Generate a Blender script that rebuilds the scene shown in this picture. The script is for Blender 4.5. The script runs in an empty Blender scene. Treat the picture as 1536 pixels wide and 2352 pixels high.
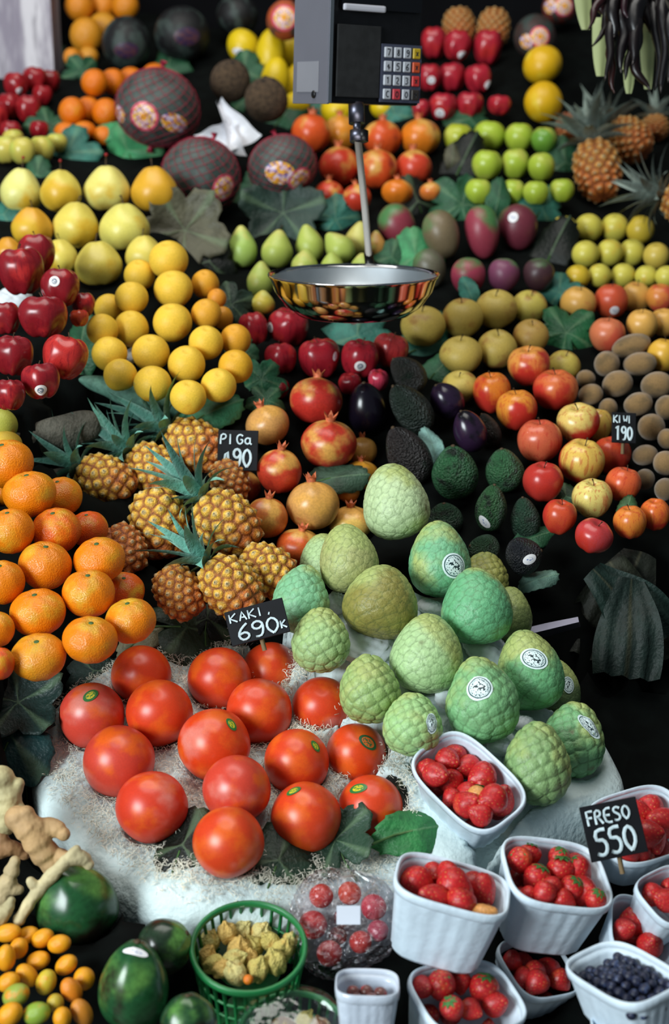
import bpy, bmesh, math, random
import numpy as np
from mathutils import Vector, Matrix
from mathutils.bvhtree import BVHTree

random.seed(7)
rng = np.random.default_rng(7)
S = bpy.context.scene
COL = S.collection
PI = math.pi

# ------------------------------------------------------------------ camera
CAM_Z, PITCH, LENS = 1.65, math.radians(16.5), 50.0
W, H = 1536, 2352
F = LENS / 36.0 * H
cd = bpy.data.cameras.new('camera')
cam = bpy.data.objects.new('camera', cd)
COL.objects.link(cam)
cam.location = (0, 0, CAM_Z)
cam.rotation_euler = (PI / 2 - PITCH, 0, 0)
cd.sensor_fit = 'VERTICAL'
cd.sensor_height = 36.0
cd.sensor_width = 36.0 * W / H
cd.lens = LENS
cd.clip_start = 0.05
cd.dof.use_dof = True
cd.dof.focus_distance = 1.88
cd.dof.aperture_fstop = 3.6
S.camera = cam

# ------------------------------------------------------------------ world, lamps, exposure
wd = bpy.data.worlds.new('hall')
S.world = wd
wd.use_nodes = True
wd.node_tree.nodes['Background'].inputs[0].default_value = (0.50, 0.62, 0.70, 1)
wd.node_tree.nodes['Background'].inputs[1].default_value = 0.16


def area(name, loc, target, sx, sy, power, col):
    l = bpy.data.lights.new(name, 'AREA')
    l.shape = 'RECTANGLE'
    l.size, l.size_y = sx, sy
    l.energy = power
    l.color = col
    o = bpy.data.objects.new(name, l)
    COL.objects.link(o)
    o.location = loc
    o.rotation_euler = (Vector(target) - Vector(loc)).to_track_quat('-Z', 'Y').to_euler()
    return o


area('entrance_daylight', (-2.2, -0.55, 2.2), (0.05, 2.0, 1.1), 1.4, 1.2, 138, (0.88, 0.97, 1.0))
area('hall_lamp', (-0.3, 2.0, 3.7), (0.0, 2.4, 1.2), 2.4, 1.5, 52, (0.98, 0.96, 0.90))  # added overhead fill for the back, widened for its reflection in the pan
S.view_settings.view_transform = 'Standard'
S.view_settings.look = 'None'
S.view_settings.gamma = 1.0
S.view_settings.use_curve_mapping = False
S.view_settings.exposure = 0.0

CP, SP = math.cos(PITCH), math.sin(PITCH)
CAM = np.array([0, 0, CAM_Z])
RT, FW, UP = np.array([1., 0, 0]), np.array([0, CP, -SP]), np.array([0, SP, CP])


def P(u, v, Z):
    """the point at image place (u, v) and depth Z of the survey of the stall"""
    return CAM + Z * (FW + (u - 768) / F * RT + (1176 - v) / F * UP)


def proj(p):
    d = np.asarray(p) - CAM
    z = d @ FW
    return 768 + F * (d @ RT) / z, 1176 - F * (d @ UP) / z, z


def camdir(x, y, z):
    """(right, up, toward viewer) to world"""
    return x * RT + y * UP - z * FW


def lin(c):
    return tuple(((x / 255) / 12.92 if x / 255 <= 0.04045 else ((x / 255 + 0.055) / 1.055) ** 2.4) for x in c[:3])


# ------------------------------------------------------------------ materials
def nodes(name):
    m = bpy.data.materials.new(name)
    m.use_nodes = True
    nt = m.node_tree
    return m, nt, nt.nodes['Principled BSDF']


def N(nt, t, **kw):
    n = nt.nodes.new(t)
    for k, v in kw.items():
        setattr(n, k, v)
    return n


def noise(nt, vec, scale, detail=2.0, rough=0.5):
    n = N(nt, 'ShaderNodeTexNoise')
    n.inputs['Scale'].default_value = scale
    n.inputs['Detail'].default_value = detail
    n.inputs['Roughness'].default_value = rough
    nt.links.new(vec, n.inputs['Vector'])
    return n.outputs['Fac']


def ramp(nt, fac, lo, hi, a=0.0, b=1.0):
    n = N(nt, 'ShaderNodeMapRange', interpolation_type='SMOOTHSTEP')
    n.inputs['From Min'].default_value, n.inputs['From Max'].default_value = lo, hi
    n.inputs['To Min'].default_value, n.inputs['To Max'].default_value = a, b
    nt.links.new(fac, n.inputs['Value'])
    return n.outputs['Result']


def math_(nt, op, a, b=None):
    n = N(nt, 'ShaderNodeMath', operation=op)
    for i, x in enumerate((a, b)):
        if x is None:
            continue
        if isinstance(x, (int, float)):
            n.inputs[i].default_value = x
        else:
            nt.links.new(x, n.inputs[i])
    return n.outputs[0]


def mixc(nt, fac, a, b, mode='MIX'):
    n = N(nt, 'ShaderNodeMix', data_type='RGBA', blend_type=mode)
    for i, x in ((0, fac), (6, a), (7, b)):
        if isinstance(x, (int, float)):
            n.inputs[i].default_value = x
        elif isinstance(x, tuple):
            n.inputs[i].default_value = (*x[:3], 1)
        else:
            nt.links.new(x, n.inputs[i])
    return n.outputs[2]


def bump(nt, b, h, strength, dist=0.02):
    n = N(nt, 'ShaderNodeBump')
    n.inputs['Strength'].default_value = strength
    n.inputs['Distance'].default_value = dist
    nt.links.new(h, n.inputs['Height'])
    nt.links.new(n.outputs[0], b.inputs['Normal'])


def skin(name, second=None, scale=2.0, lo=0.45, hi=0.65, gz=0.0, gx=0.0, rough=0.35, third=None, tscale=6.0, tlo=0.6, thi=0.75,
         fine=0.12, fscale=40.0, bstr=0.0, bscale=60.0, stretch=1.0, cell=None, spec=0.5, coat=0.0, sheen=0.0, streak=None):
    """fruit skin: the object's own colour, blotched with a second (and third) colour"""
    m, nt, b = nodes(name)
    tc, oi = N(nt, 'ShaderNodeTexCoord'), N(nt, 'ShaderNodeObjectInfo')
    mp = N(nt, 'ShaderNodeMapping')
    nt.links.new(tc.outputs['Object'], mp.inputs['Vector'])
    mp.inputs['Scale'].default_value = (1, 1, stretch)
    rv = N(nt, 'ShaderNodeVectorMath', operation='SCALE')
    rv.inputs[0].default_value = (37, 17, 53)
    nt.links.new(oi.outputs['Random'], rv.inputs['Scale'])
    nt.links.new(rv.outputs[0], mp.inputs['Location'])
    vec = mp.outputs[0]
    col = oi.outputs['Color']
    sep = N(nt, 'ShaderNodeSeparateXYZ')
    nt.links.new(tc.outputs['Object'], sep.inputs[0])
    if second:
        f = noise(nt, vec, scale, 3)
        if gz:
            f = math_(nt, 'ADD', f, math_(nt, 'MULTIPLY', sep.outputs['Z'], gz))
        if gx:
            f = math_(nt, 'ADD', f, math_(nt, 'MULTIPLY', sep.outputs['X'], gx))
        col = mixc(nt, ramp(nt, f, lo, hi), col, lin(second))
    if streak:
        mp2 = N(nt, 'ShaderNodeMapping')
        mp2.inputs['Scale'].default_value = (9, 9, 0.9)
        nt.links.new(vec, mp2.inputs['Vector'])
        col = mixc(nt, ramp(nt, noise(nt, mp2.outputs[0], 1.6, 2), 0.52, 0.68, 0, 0.55), col, lin(streak))
    if third:
        col = mixc(nt, ramp(nt, noise(nt, vec, tscale, 3), tlo, thi), col, lin(third))
    if cell:
        at = N(nt, 'ShaderNodeAttribute', attribute_name='cell')
        for lo_, hi_, c_, amt in cell:
            col = mixc(nt, ramp(nt, at.outputs['Fac'], lo_, hi_, 0, amt), col, lin(c_))
    if fine:
        f2 = ramp(nt, noise(nt, vec, fscale, 2), 0.3, 0.7, 1 - fine, 1 + fine * 0.6)
        col = mixc(nt, 1.0, col, f2, 'MULTIPLY')
    nt.links.new(col, b.inputs['Base Color'])
    b.inputs['Roughness'].default_value = rough
    b.inputs['Specular IOR Level'].default_value = spec
    if coat:
        b.inputs['Coat Weight'].default_value = coat
        b.inputs['Coat Roughness'].default_value = 0.15
    if sheen:
        b.inputs['Sheen Weight'].default_value = sheen
    if bstr:
        bump(nt, b, noise(nt, vec, bscale, 2), bstr, 0.02)
    return m


def plain(name, c, rough=0.5, metal=0.0, var=0.1, vscale=8.0, bstr=0.0, bscale=30.0, usecol=False, spec=0.5, second=None, coords='Object'):
    m, nt, b = nodes(name)
    tc = N(nt, 'ShaderNodeTexCoord')
    col = lin(c)
    if usecol:
        oi = N(nt, 'ShaderNodeObjectInfo')
        base = oi.outputs['Color']
    else:
        rgb = N(nt, 'ShaderNodeRGB')
        rgb.outputs[0].default_value = (*col, 1)
        base = rgb.outputs[0]
    f = noise(nt, tc.outputs[coords], vscale, 3)
    if second:
        base = mixc(nt, ramp(nt, f, 0.42, 0.62), base, lin(second))
    col = mixc(nt, 1.0, base, ramp(nt, f, 0.3, 0.7, 1 - var, 1 + var), 'MULTIPLY')
    nt.links.new(col, b.inputs['Base Color'])
    b.inputs['Roughness'].default_value = rough
    b.inputs['Metallic'].default_value = metal
    b.inputs['Specular IOR Level'].default_value = spec
    if bstr:
        bump(nt, b, noise(nt, tc.outputs[coords], bscale, 2), bstr, 0.01)
    return m


def clear_mat(name, tint=(235, 240, 245), amount=0.25, bstr=0.6, bscale=9.0, film=False):
    m, nt, b = nodes(name)
    if film:
        b.inputs['Metallic'].default_value = 1.0
    out = nt.nodes['Material Output']
    tr = N(nt, 'ShaderNodeBsdfTransparent')
    tr.inputs[0].default_value = (*lin(tint), 1)
    lw = N(nt, 'ShaderNodeLayerWeight')
    lw.inputs['Blend'].default_value = 0.35
    mx = N(nt, 'ShaderNodeMixShader')
    nt.links.new(ramp(nt, lw.outputs['Facing'], 0.0, 1.0, amount * 0.55, min(1, amount * 2.4)), mx.inputs[0])
    nt.links.new(tr.outputs[0], mx.inputs[1])
    nt.links.new(b.outputs[0], mx.inputs[2])
    nt.links.new(mx.outputs[0], out.inputs['Surface'])
    b.inputs['Base Color'].default_value = (*lin(tint), 1)
    b.inputs['Roughness'].default_value = 0.12
    tc = N(nt, 'ShaderNodeTexCoord')
    bump(nt, b, noise(nt, tc.outputs['Object'], bscale, 4), bstr, 0.02)
    return m


def leaf_mat(name, vein, rough=0.5):
    m, nt, b = nodes(name)
    oi, tc = N(nt, 'ShaderNodeObjectInfo'), N(nt, 'ShaderNodeTexCoord')
    at = N(nt, 'ShaderNodeAttribute', attribute_name='cell')
    f = noise(nt, tc.outputs['Object'], 5.0, 3)
    col = mixc(nt, 1.0, oi.outputs['Color'], ramp(nt, f, 0.3, 0.7, 0.7, 1.2), 'MULTIPLY')
    col = mixc(nt, ramp(nt, at.outputs['Fac'], 0.3, 1.0, 0, 0.26), col, lin(vein))
    nt.links.new(col, b.inputs['Base Color'])
    b.inputs['Roughness'].default_value = rough
    b.inputs['Specular IOR Level'].default_value = 0.32
    bump(nt, b, noise(nt, tc.outputs['Object'], 22.0, 2), 0.25, 0.01)
    return m


def sticker_mat(name, kind):
    """printed fruit label; uv runs -1..1 from its middle"""
    m, nt, b = nodes(name)
    uv = N(nt, 'ShaderNodeUVMap', uv_map='print')
    ln = N(nt, 'ShaderNodeVectorMath', operation='LENGTH')
    nt.links.new(uv.outputs[0], ln.inputs[0])
    r = ln.outputs['Value']
    band = lambda lo, hi: math_(nt, 'MULTIPLY', math_(nt, 'GREATER_THAN', r, lo), math_(nt, 'LESS_THAN', r, hi))
    blot = lambda s, lo: math_(nt, 'GREATER_THAN', noise(nt, uv.outputs[0], s, 2), lo)
    if kind == 'emblem':
        c = mixc(nt, band(0.78, 0.86), lin((222, 240, 240)), lin((60, 90, 92)))
        c = mixc(nt, math_(nt, 'MULTIPLY', band(0.56, 0.74), blot(9.0, 0.53)), c, lin((70, 100, 104)))
        c = mixc(nt, math_(nt, 'MULTIPLY', math_(nt, 'LESS_THAN', r, 0.5), blot(4.2, 0.52)), c, lin((35, 55, 60)))
    elif kind == 'ring':
        c = mixc(nt, band(0.35, 0.55), lin((240, 235, 232)), lin((120, 130, 140)))
        c = mixc(nt, math_(nt, 'MULTIPLY', math_(nt, 'LESS_THAN', r, 0.35), blot(4.0, 0.5)), c, lin((90, 110, 130)))
    elif kind == 'white':
        c = mixc(nt, math_(nt, 'MULTIPLY', math_(nt, 'LESS_THAN', r, 0.5), blot(3.0, 0.56)), lin((240, 238, 240)), lin((120, 140, 190)))
    elif kind == 'green':
        c = mixc(nt, math_(nt, 'LESS_THAN', r, 0.62), lin((40, 110, 50)), lin((205, 190, 40)))
        c = mixc(nt, math_(nt, 'MULTIPLY', math_(nt, 'LESS_THAN', r, 0.6), blot(3.0, 0.52)), c, lin((60, 130, 50)))
    elif kind == 'greenring':
        c = mixc(nt, math_(nt, 'LESS_THAN', r, 0.7), lin((30, 80, 45)), lin((200, 95, 35)))
        c = mixc(nt, math_(nt, 'MULTIPLY', math_(nt, 'LESS_THAN', r, 0.6), blot(4.0, 0.5)), c, lin((40, 90, 50)))
    elif kind == 'sun':
        c = mixc(nt, math_(nt, 'LESS_THAN', r, 0.82), lin((225, 90, 110)), lin((240, 200, 205)))
        c = mixc(nt, math_(nt, 'MULTIPLY', band(0.3, 0.8), blot(3.5, 0.5)), c, lin((240, 190, 40)))
        c = mixc(nt, math_(nt, 'MULTIPLY', band(0.3, 0.6), blot(5.5, 0.55)), c, lin((120, 90, 170)))
        c = mixc(nt, math_(nt, 'LESS_THAN', r, 0.26), c, lin((235, 160, 40)))
    elif kind == 'dim':  # print darkened: the shade at the back is painted into its colours
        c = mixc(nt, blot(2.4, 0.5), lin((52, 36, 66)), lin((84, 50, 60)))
    else:  # strip
        c = mixc(nt, blot(2.0, 0.5), lin((235, 170, 50)), lin((225, 200, 215)))
        c = mixc(nt, blot(3.3, 0.58), c, lin((70, 45, 150)))
    nt.links.new(c, b.inputs['Base Color'])
    b.inputs['Roughness'].default_value = 0.4
    return m


# ------------------------------------------------------------------ mesh helpers
def mesh(name, verts, faces, mat=None, smooth=True, cell=None):
    me = bpy.data.meshes.new(name)
    me.from_pydata(np.asarray(verts, dtype=float).tolist(), [], faces if isinstance(faces, list) else faces.tolist())
    if smooth:
        me.polygons.foreach_set('use_smooth', [True] * len(me.polygons))
    if cell is not None:
        a = me.attributes.new('cell', 'FLOAT', 'POINT')
        a.data.foreach_set('value', np.asarray(cell, dtype=np.float32))
    if mat:
        me.materials.append(mat)
    me.update()
    return me


def grid_faces(nr, nc, wrap=True):
    f = []
    for i in range(nr - 1):
        for j in range(nc if wrap else nc - 1):
            k = (j + 1) % nc
            f.append((i * nc + j, i * nc + k, (i + 1) * nc + k, (i + 1) * nc + j))
    return f


def revolve(hn=1.0, taper=0.0, dt=0.0, wt=0.14, db=0.0, wb=0.12, lobes=5, amp=0.0, tamp=0.0, neck=0.0, npow=1.3, nt_=30, nc=36,
            power=1.0, lump=0.0, bend=0.0, flat=1.0, seed=0):
    """closed body of revolution of width 1 about z with dimples, lobes, neck; verts, faces, grid"""
    t = np.linspace(0.0, PI, nt_ + 2)[1:-1]
    ph = np.linspace(0, 2 * PI, nc, endpoint=False)
    s, c = np.sin(t), np.cos(t)
    r = 0.5 * np.sign(s) * np.abs(s) ** power
    r = r * (1 - taper * c)
    r = r * (1 - neck * np.clip(c, 0, 1) ** npow)
    r = r / r.max() * 0.5
    z = 0.5 * hn * c
    z = z - dt * np.exp(-(r / wt) ** 2) * (c > 0) + db * np.exp(-(r / wb) ** 2) * (c < 0)
    R, PH = np.meshgrid(r, ph, indexing='ij')
    Z = np.repeat(z[:, None], nc, 1)
    C = np.repeat(c[:, None], nc, 1)
    wav = np.cos(lobes * PH)
    R = R * (1 + amp * wav * np.clip(-C + 0.3, 0, 1) + tamp * wav * np.clip(C, 0, 1))
    Z = Z + amp * 0.5 * wav * np.clip(-C, 0, 1) * (R / 0.5) * -1 + tamp * 0.6 * wav * np.clip(C, 0, 1) * (R / 0.5)
    X, Y = R * np.cos(PH) * 1.0, R * np.sin(PH) * flat
    if lump:
        g = np.random.default_rng(seed + 11)
        L = np.zeros_like(X)
        for _ in range(7):
            k = g.normal(size=3) * 4.5
            L += np.sin(k[0] * X + k[1] * Y + k[2] * Z + g.uniform(0, 6))
        f = 1 + lump * L / 3
        X, Y, Z = X * f, Y * f, Z * f
    X = X + bend * (Z / hn) ** 2
    v = np.stack([X, Y, Z], -1).reshape(-1, 3)
    top = v[:nc].mean(0)
    bot = v[-nc:].mean(0)
    n = len(v)
    v = np.vstack([v, top, bot])
    f = grid_faces(nt_, nc)
    f = [tuple(reversed(q)) for q in f]
    for j in range(nc):
        k = (j + 1) % nc
        f.append((n, j, k))
        f.append((n + 1, n - nc + k, n - nc + j))
    return v, f


def cells(v, seeds, depth, w, bulge=0.0, nub=0.0):
    """press the joints between the scales of a scaly fruit into its skin"""
    d = np.linalg.norm(v[:, None, :] - seeds[None], axis=2)
    part = np.partition(d, 1, axis=1)
    d1, d2 = part[:, 0], part[:, 1]
    gap = d2 - d1
    nrm = v / np.linalg.norm(v, axis=1, keepdims=True)
    sp = np.median(d2 + d1) / 2
    off = -depth * np.exp(-(gap / w) ** 2) + bulge * np.exp(-(d1 / (sp * 0.8)) ** 2) + nub * np.exp(-(d1 / (sp * 0.28)) ** 2)
    return v + nrm * off[:, None], np.clip(gap / (sp * 1.2), 0, 1)


def tube(pts, rad, n=8, cap=True):
    pts = [Vector(p) for p in pts]
    if not hasattr(rad, '__len__'):
        rad = [rad] * len(pts)
    v, f = [], []
    up = Vector((0.31, 0.22, 0.93))
    for i, p in enumerate(pts):
        d = (pts[min(i + 1, len(pts) - 1)] - pts[max(i - 1, 0)]).normalized()
        a = d.cross(up)
        if a.length < 1e-3:
            a = d.cross(Vector((1, 0, 0)))
        a.normalize()
        b = d.cross(a)
        for j in range(n):
            t = 2 * PI * j / n
            v.append(tuple(p + (a * math.cos(t) + b * math.sin(t)) * rad[i]))
    f = grid_faces(len(pts), n)
    if cap:
        f.append(tuple(range(n)))
        f.append(tuple(reversed(range((len(pts) - 1) * n, len(pts) * n))))
    return v, f


def join(*ps):
    v, f = [], []
    for a, b in ps:
        o = len(v)
        v += [tuple(x) for x in a]
        f += [tuple(i + o for i in q) for q in b]
    return v, f


def box(cx, cy, cz, sx, sy, sz):
    v = [(cx + sx / 2 * a, cy + sy / 2 * b, cz + sz / 2 * c) for c in (-1, 1) for b in (-1, 1) for a in (-1, 1)]
    return v, [(0, 2, 3, 1), (4, 5, 7, 6), (0, 1, 5, 4), (2, 6, 7, 3), (0, 4, 6, 2), (1, 3, 7, 5)]


def bevelled(me, w, seg=2):
    bm = bmesh.new()
    bm.from_mesh(me)
    bmesh.ops.bevel(bm, geom=bm.edges[:], offset=w, segments=seg, profile=0.6, affect='EDGES')
    bm.to_mesh(me)
    bm.free()
    return me


def put(name, me, M=None, parent=None, label=None, cat=None, group=None, kind=None, color=None):
    o = bpy.data.objects.new(name, me)
    COL.objects.link(o)
    if parent is not None:
        o.parent = parent
    if M is not None:
        o.matrix_basis = M
    if label:
        o['label'] = label
    if cat:
        o['category'] = cat
    if group:
        o['group'] = group
    if kind:
        o['kind'] = kind
    if color is not None:
        o.color = (*lin(color), 1)
    return o


def basis(axis, spin, loc, sx, sy, sz, ref=None):
    """matrix whose z runs along axis"""
    a = Vector(axis).normalized()
    r = Vector(ref) if ref is not None else Vector((0.13, 0.97, 0.2))
    x = r.cross(a)
    if x.length < 1e-3:
        x = Vector((1, 0, 0)).cross(a)
    x.normalize()
    y = a.cross(x)
    m = Matrix((x, y, a)).transposed().to_4x4()
    return Matrix.Translation(Vector(loc)) @ m @ Matrix.Rotation(spin, 4, 'Z') @ Matrix.Diagonal((sx, sy, sz, 1))

# ------------------------------------------------------------------ survey of the fruit (place in the frame, width, height)
ITEMS = []
ORD = 'first second third fourth fifth sixth seventh eighth ninth tenth'.split()


def pile(phrase, kind, noun, desc, z, col, rows, group=None, **kw):
    n = len(rows)
    for i, row in enumerate(rows):
        rn = 'top' if i == 0 else ('bottom' if i == n - 1 else ORD[i])
        row = sorted(row, key=lambda q: q[0])
        for j, q in enumerate(row):
            o = dict(kw)
            o.update(q[4] if len(q) > 4 else {})
            d = o.get('desc', desc)
            if n == 1 and len(row) == 1:
                lab = f'{d} {noun} {phrase}'
            elif n == 1:
                lab = f'{d} {noun}, {ORD[j]} from left {phrase}'
            elif len(row) == 1:
                lab = f'{d} {noun}, alone in the {rn} row {phrase}'
            else:
                lab = f'{d} {noun}, {ORD[j]} from left in the {rn} row {phrase}'
            u, v, w, h = q[:4]
            v0, Z0, v1, Z1 = z
            Z = Z0 + (Z1 - Z0) * (v - v0) / (v1 - v0) + o.get('dz', 0)
            ITEMS.append(dict(kind=kind, u=u, v=v, w=w, h=h, Z=Z, o=o, col=o.get('col', col), label=o.get('label', lab),
                              group=group or f'{noun}s {phrase}'))


def st(kind, u, v, a, asp=1.0, rot=0):
    return dict(st=[(kind, u, v, a, asp, rot)])


GS = lambda u, v, a=30, asp=1.5, rot=60: st('green', u, v, a, asp, rot)
RED, ORANGE = (200, 52, 26), (232, 128, 10)
pile('of the wool-lined tray', 'persimmon', 'persimmon', 'glossy orange-red', (1930, 1.70, 1540, 1.87), (212, 64, 28), [
    [(324, 1549, 138, 134), (503, 1558, 146, 142), (621, 1541, 134, 132)],
    [(211, 1642, 152, 150, dict(desc='green-stickered pinkish', col=(206, 68, 52), **GS(208, 1598, 40))), (366, 1637, 154, 152), (595, 1633, 152, 152),
     (739, 1624, 140, 138)],
    [(273, 1748, 166, 164, dict(desc='pale-bloomed', col=(204, 66, 48))), (491, 1709, 168, 160, dict(desc='green-stickered orange', col=(212, 62, 22), **GS(531, 1664, 34, 1.5, 100))),
     (681, 1748, 152, 146, dict(desc='green-stickered red', **GS(724, 1714, 30, 1.5, 105))), (818, 1730, 140, 138, dict(desc='ring-stickered orange', col=(212, 66, 20), **st('greenring', 845, 1705, 46, 1.5, -35)))],
    [(348, 1852, 170, 152, dict(col=(206, 58, 34))), (543, 1812, 158, 156, dict(desc='pale-bloomed', col=(205, 66, 48))), (702, 1877, 164, 160, dict(desc='green-stickered red', **GS(674, 1817, 36, 1.6, 40))),
     (851, 1853, 150, 146, dict(desc='green-stickered red', **GS(822, 1811, 44, 1.7, -10)))],
    [(524, 1933, 168, 152)]], group='persimmons on the wool-lined tray', tilt=50)

CG, CPALE, COL_ = (112, 178, 132), (168, 196, 140), (146, 140, 70)
EM = lambda u, v, a=56, asp=1.0, rot=0: st('emblem', u, v, a, asp, rot)
pile('of the cherimoya pile', 'cherimoya', 'cherimoya', 'pale green', (1750, 1.76, 1150, 2.0), CG, [
    [(908, 1152, 150, 178, dict(col=(186, 208, 158), var=1, label='largest pale green cherimoya alone at the top of the pile'))],
    [(742, 1283, 104, 116, dict(col=CPALE, desc='half-hidden', dz=.05)), (799, 1282, 134, 160, dict(col=(168, 172, 112), desc='brown-mottled', var=1, rot=-8)),
     (1009, 1285, 142, 178, dict(EM(1044, 1299, 58), col=CG, desc='white-stickered smooth', var=1)), (1112, 1325, 110, 120, dict(col=(160, 160, 84), desc='half-hidden yellowish', dz=.06))],
    [(692, 1377, 130, 160, dict(col=(126, 186, 140), desc='flat-scaled', rot=6, var=0)), (874, 1382, 172, 168, dict(col=(140, 134, 66), desc='olive-brown', var=1)),
     (1095, 1393, 160, 178, dict(col=(104, 174, 124), desc='deep green', var=1)), (1168, 1412, 108, 130, dict(col=(120, 136, 80), desc='half-hidden', dz=.06))],
    [(737, 1468, 130, 152, dict(col=(158, 190, 126), desc='dark-dotted')), (981, 1502, 164, 184, dict(col=(172, 204, 146), desc='smooth pale', var=1)),
     (1215, 1540, 150, 188, dict(EM(1227, 1513, 64, 1.25, -25), col=(112, 180, 124), desc='white-stickered', rot=-8, var=1)), (1284, 1578, 92, 126, dict(EM(1305, 1573, 40, 1.4, 80), col=(96, 118, 74), desc='half-hidden stickered', dz=.06))],
    [(849, 1581, 138, 160, dict(col=(150, 180, 110), desc='ridged', var=2)), (1107, 1608, 168, 196, dict(EM(1101, 1580, 60, 1.0), col=(124, 180, 124), desc='white-stickered', var=0))],
    [(948, 1662, 132, 146, dict(EM(992, 1660, 46, 1.5, 75), col=(158, 200, 132), desc='stickered')), (1234, 1752, 152, 190, dict(col=(132, 166, 108), desc='coarse-scaled', var=2, rot=6)),
     (1316, 1698, 142, 178, dict(EM(1352, 1668, 62, 1.9, -58), col=(116, 172, 118), desc='stickered coarse-scaled', var=2, rot=14))]],
     group='cherimoyas on the tray', tilt=-18)

pile('of the mandarin pile', 'mandarin', 'mandarin', 'shiny orange', (1520, 1.74, 1060, 1.97), ORANGE, [
    [(15, 1066, 128, 118)], [(2, 1132, 70, 76, dict(dz=.04)), (69, 1136, 124, 112), (140, 1142, 100, 98, dict(dz=.05))],
    [(24, 1221, 110, 114), (130, 1220, 116, 112, dict(col=(222, 96, 10), dz=.03)), (203, 1216, 92, 90, dict(col=(218, 84, 12), dz=.06))],
    [(5, 1338, 104, 112), (103, 1300, 124, 118, dict(col=(228, 126, 14))), (228, 1288, 120, 110)],
    [(-8, 1446, 80, 96), (87, 1408, 132, 112), (204, 1363, 124, 116), (284, 1360, 98, 94, dict(dz=.05, col=(220, 92, 14)))],
    [(0, 1525, 62, 92, dict(col=(216, 78, 16))), (89, 1510, 134, 104, dict(col=(222, 138, 26), desc='yellow-patched')), (207, 1470, 134, 106), (300, 1427, 122, 108)]],
     group='mandarins in the pile', tilt=28)

pile('beside the mandarin pile', 'peach', 'yellowish peach', 'pale', (1000, 2.04, 975, 2.06), (212, 190, 74), [
    [(0, 976, 84, 76, dict(col=(170, 170, 70), desc='greenish')), (14, 1020, 80, 56, dict(col=(214, 176, 60), dz=.03))]], group='peaches beside the mandarins')

PM = dict(tilt=-8)
pile('of baby pineapples', 'baby_pineapple', 'baby pineapple', 'yellow', (1360, 1.93, 1030, 2.17), (232, 180, 62), [
    [(244, 1106, 112, 112, dict(crown=22, rot=-62)), (355, 1083, 112, 112, dict(crown=26, rot=-52)), (449, 1026, 116, 116, dict(crown=24, rot=-58)), (527, 1106, 84, 92, dict(rot=-20, col=(200, 130, 50), dz=.03, desc='half-hidden'))],
    [(286, 1262, 96, 100, dict(rot=-30, col=(196, 112, 40), desc='orange')), (366, 1203, 130, 122, dict(rot=-10, crown=0)), (522, 1202, 130, 130, dict(rot=-45, crown=20))],
    [(411, 1361, 104, 106, dict(rot=-35, crown=0, col=(208, 140, 50), desc='orange-yellow')), (529, 1350, 124, 118, dict(rot=-45, crown=18)), (615, 1312, 114, 104, dict(rot=-60, crown=0))]],
     group='baby pineapples', **PM)

pile('behind the cherimoyas', 'pomegranate', 'pomegranate', 'red and yellow', (1260, 2.02, 920, 2.25), (196, 62, 40), [
    [(726, 921, 127, 104, dict(label='glossy crimson pomegranate with crown up, highest behind the cherimoyas', col=(192, 50, 40))), (614, 977, 108, 88, dict(col=(206, 150, 84), desc='pale yellow-pink', rot=-20))],
    [(641, 1083, 104, 104), (754, 1021, 134, 108, dict(col=(194, 56, 40), desc='spotted red')), (832, 1038, 68, 68, dict(dz=.05, col=(196, 140, 66), desc='half-hidden'))],
    [(566, 1122, 66, 82, dict(dz=.04, col=(150, 56, 34), desc='dark red')), (719, 1163, 128, 112, dict(col=(204, 150, 84), desc='tan')), (799, 1130, 56, 48, dict(dz=.06, col=(200, 120, 50), desc='small')), (829, 1092, 82, 66, dict(dz=.08, col=(216, 150, 44), desc='orange-yellow'))],
    [(613, 1190, 98, 94, dict(col=(196, 104, 48), desc='brownish orange')), (687, 1259, 110, 84, dict(col=(210, 88, 36), desc='orange-red', rot=10)), (806, 1203, 112, 74, dict(dz=.05, col=(222, 180, 90), desc='pale yellow'))]],
     group='pomegranates behind the cherimoyas', tilt=12)

AV = (52, 96, 58)
pile('of the dark avocados', 'avocado', 'avocado', 'dark green', (1280, 2.0, 850, 2.32), AV, [
    [(936, 858, 74, 100, dict(rot=-48, col=(44, 44, 40), desc='grey-black')), (842, 938, 92, 124, dict(col=(18, 12, 24), desc='shiny black', gloss=1))],
    [(944, 938, 84, 140, dict(rot=-42, col=(34, 48, 40), desc='green-black')), (1026, 920, 76, 92, dict(rot=-40, col=(40, 26, 48), desc='purple-black', gloss=1)), (1124, 985, 44, 84, dict(rot=-30, col=(54, 52, 48), desc='slim grey'))],
    [(936, 1044, 98, 150, dict(rot=-32, col=(38, 34, 34), desc='brown-black')), (1078, 990, 76, 104, dict(rot=-25, col=(46, 28, 52), desc='purple', gloss=1))],
    [(1044, 1084, 108, 128, dict(col=(44, 98, 60), desc='rough bright green', rough=1)), (1158, 1080, 90, 104, dict(col=(50, 100, 62), rough=1, rot=-10))],
    [(1022, 1192, 84, 76, dict(dz=.04, col=(36, 72, 48))), (1128, 1166, 74, 114, dict(st('white', 1112, 1199, 36, 1.6, -60), col=(46, 90, 52), desc='white-stickered', rot=4)), (1206, 1192, 68, 106, dict(col=(34, 66, 48), rot=-8, dz=.02))],
    [(1110, 1264, 78, 56, dict(col=(40, 74, 50), rot=-70)), (1204, 1276, 90, 66, dict(st('white', 1216, 1285, 34, 1.5, 20), col=(20, 24, 32), desc='black stickered', rot=70))]],
     group='avocados in the dark heap', tilt=20)

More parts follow.
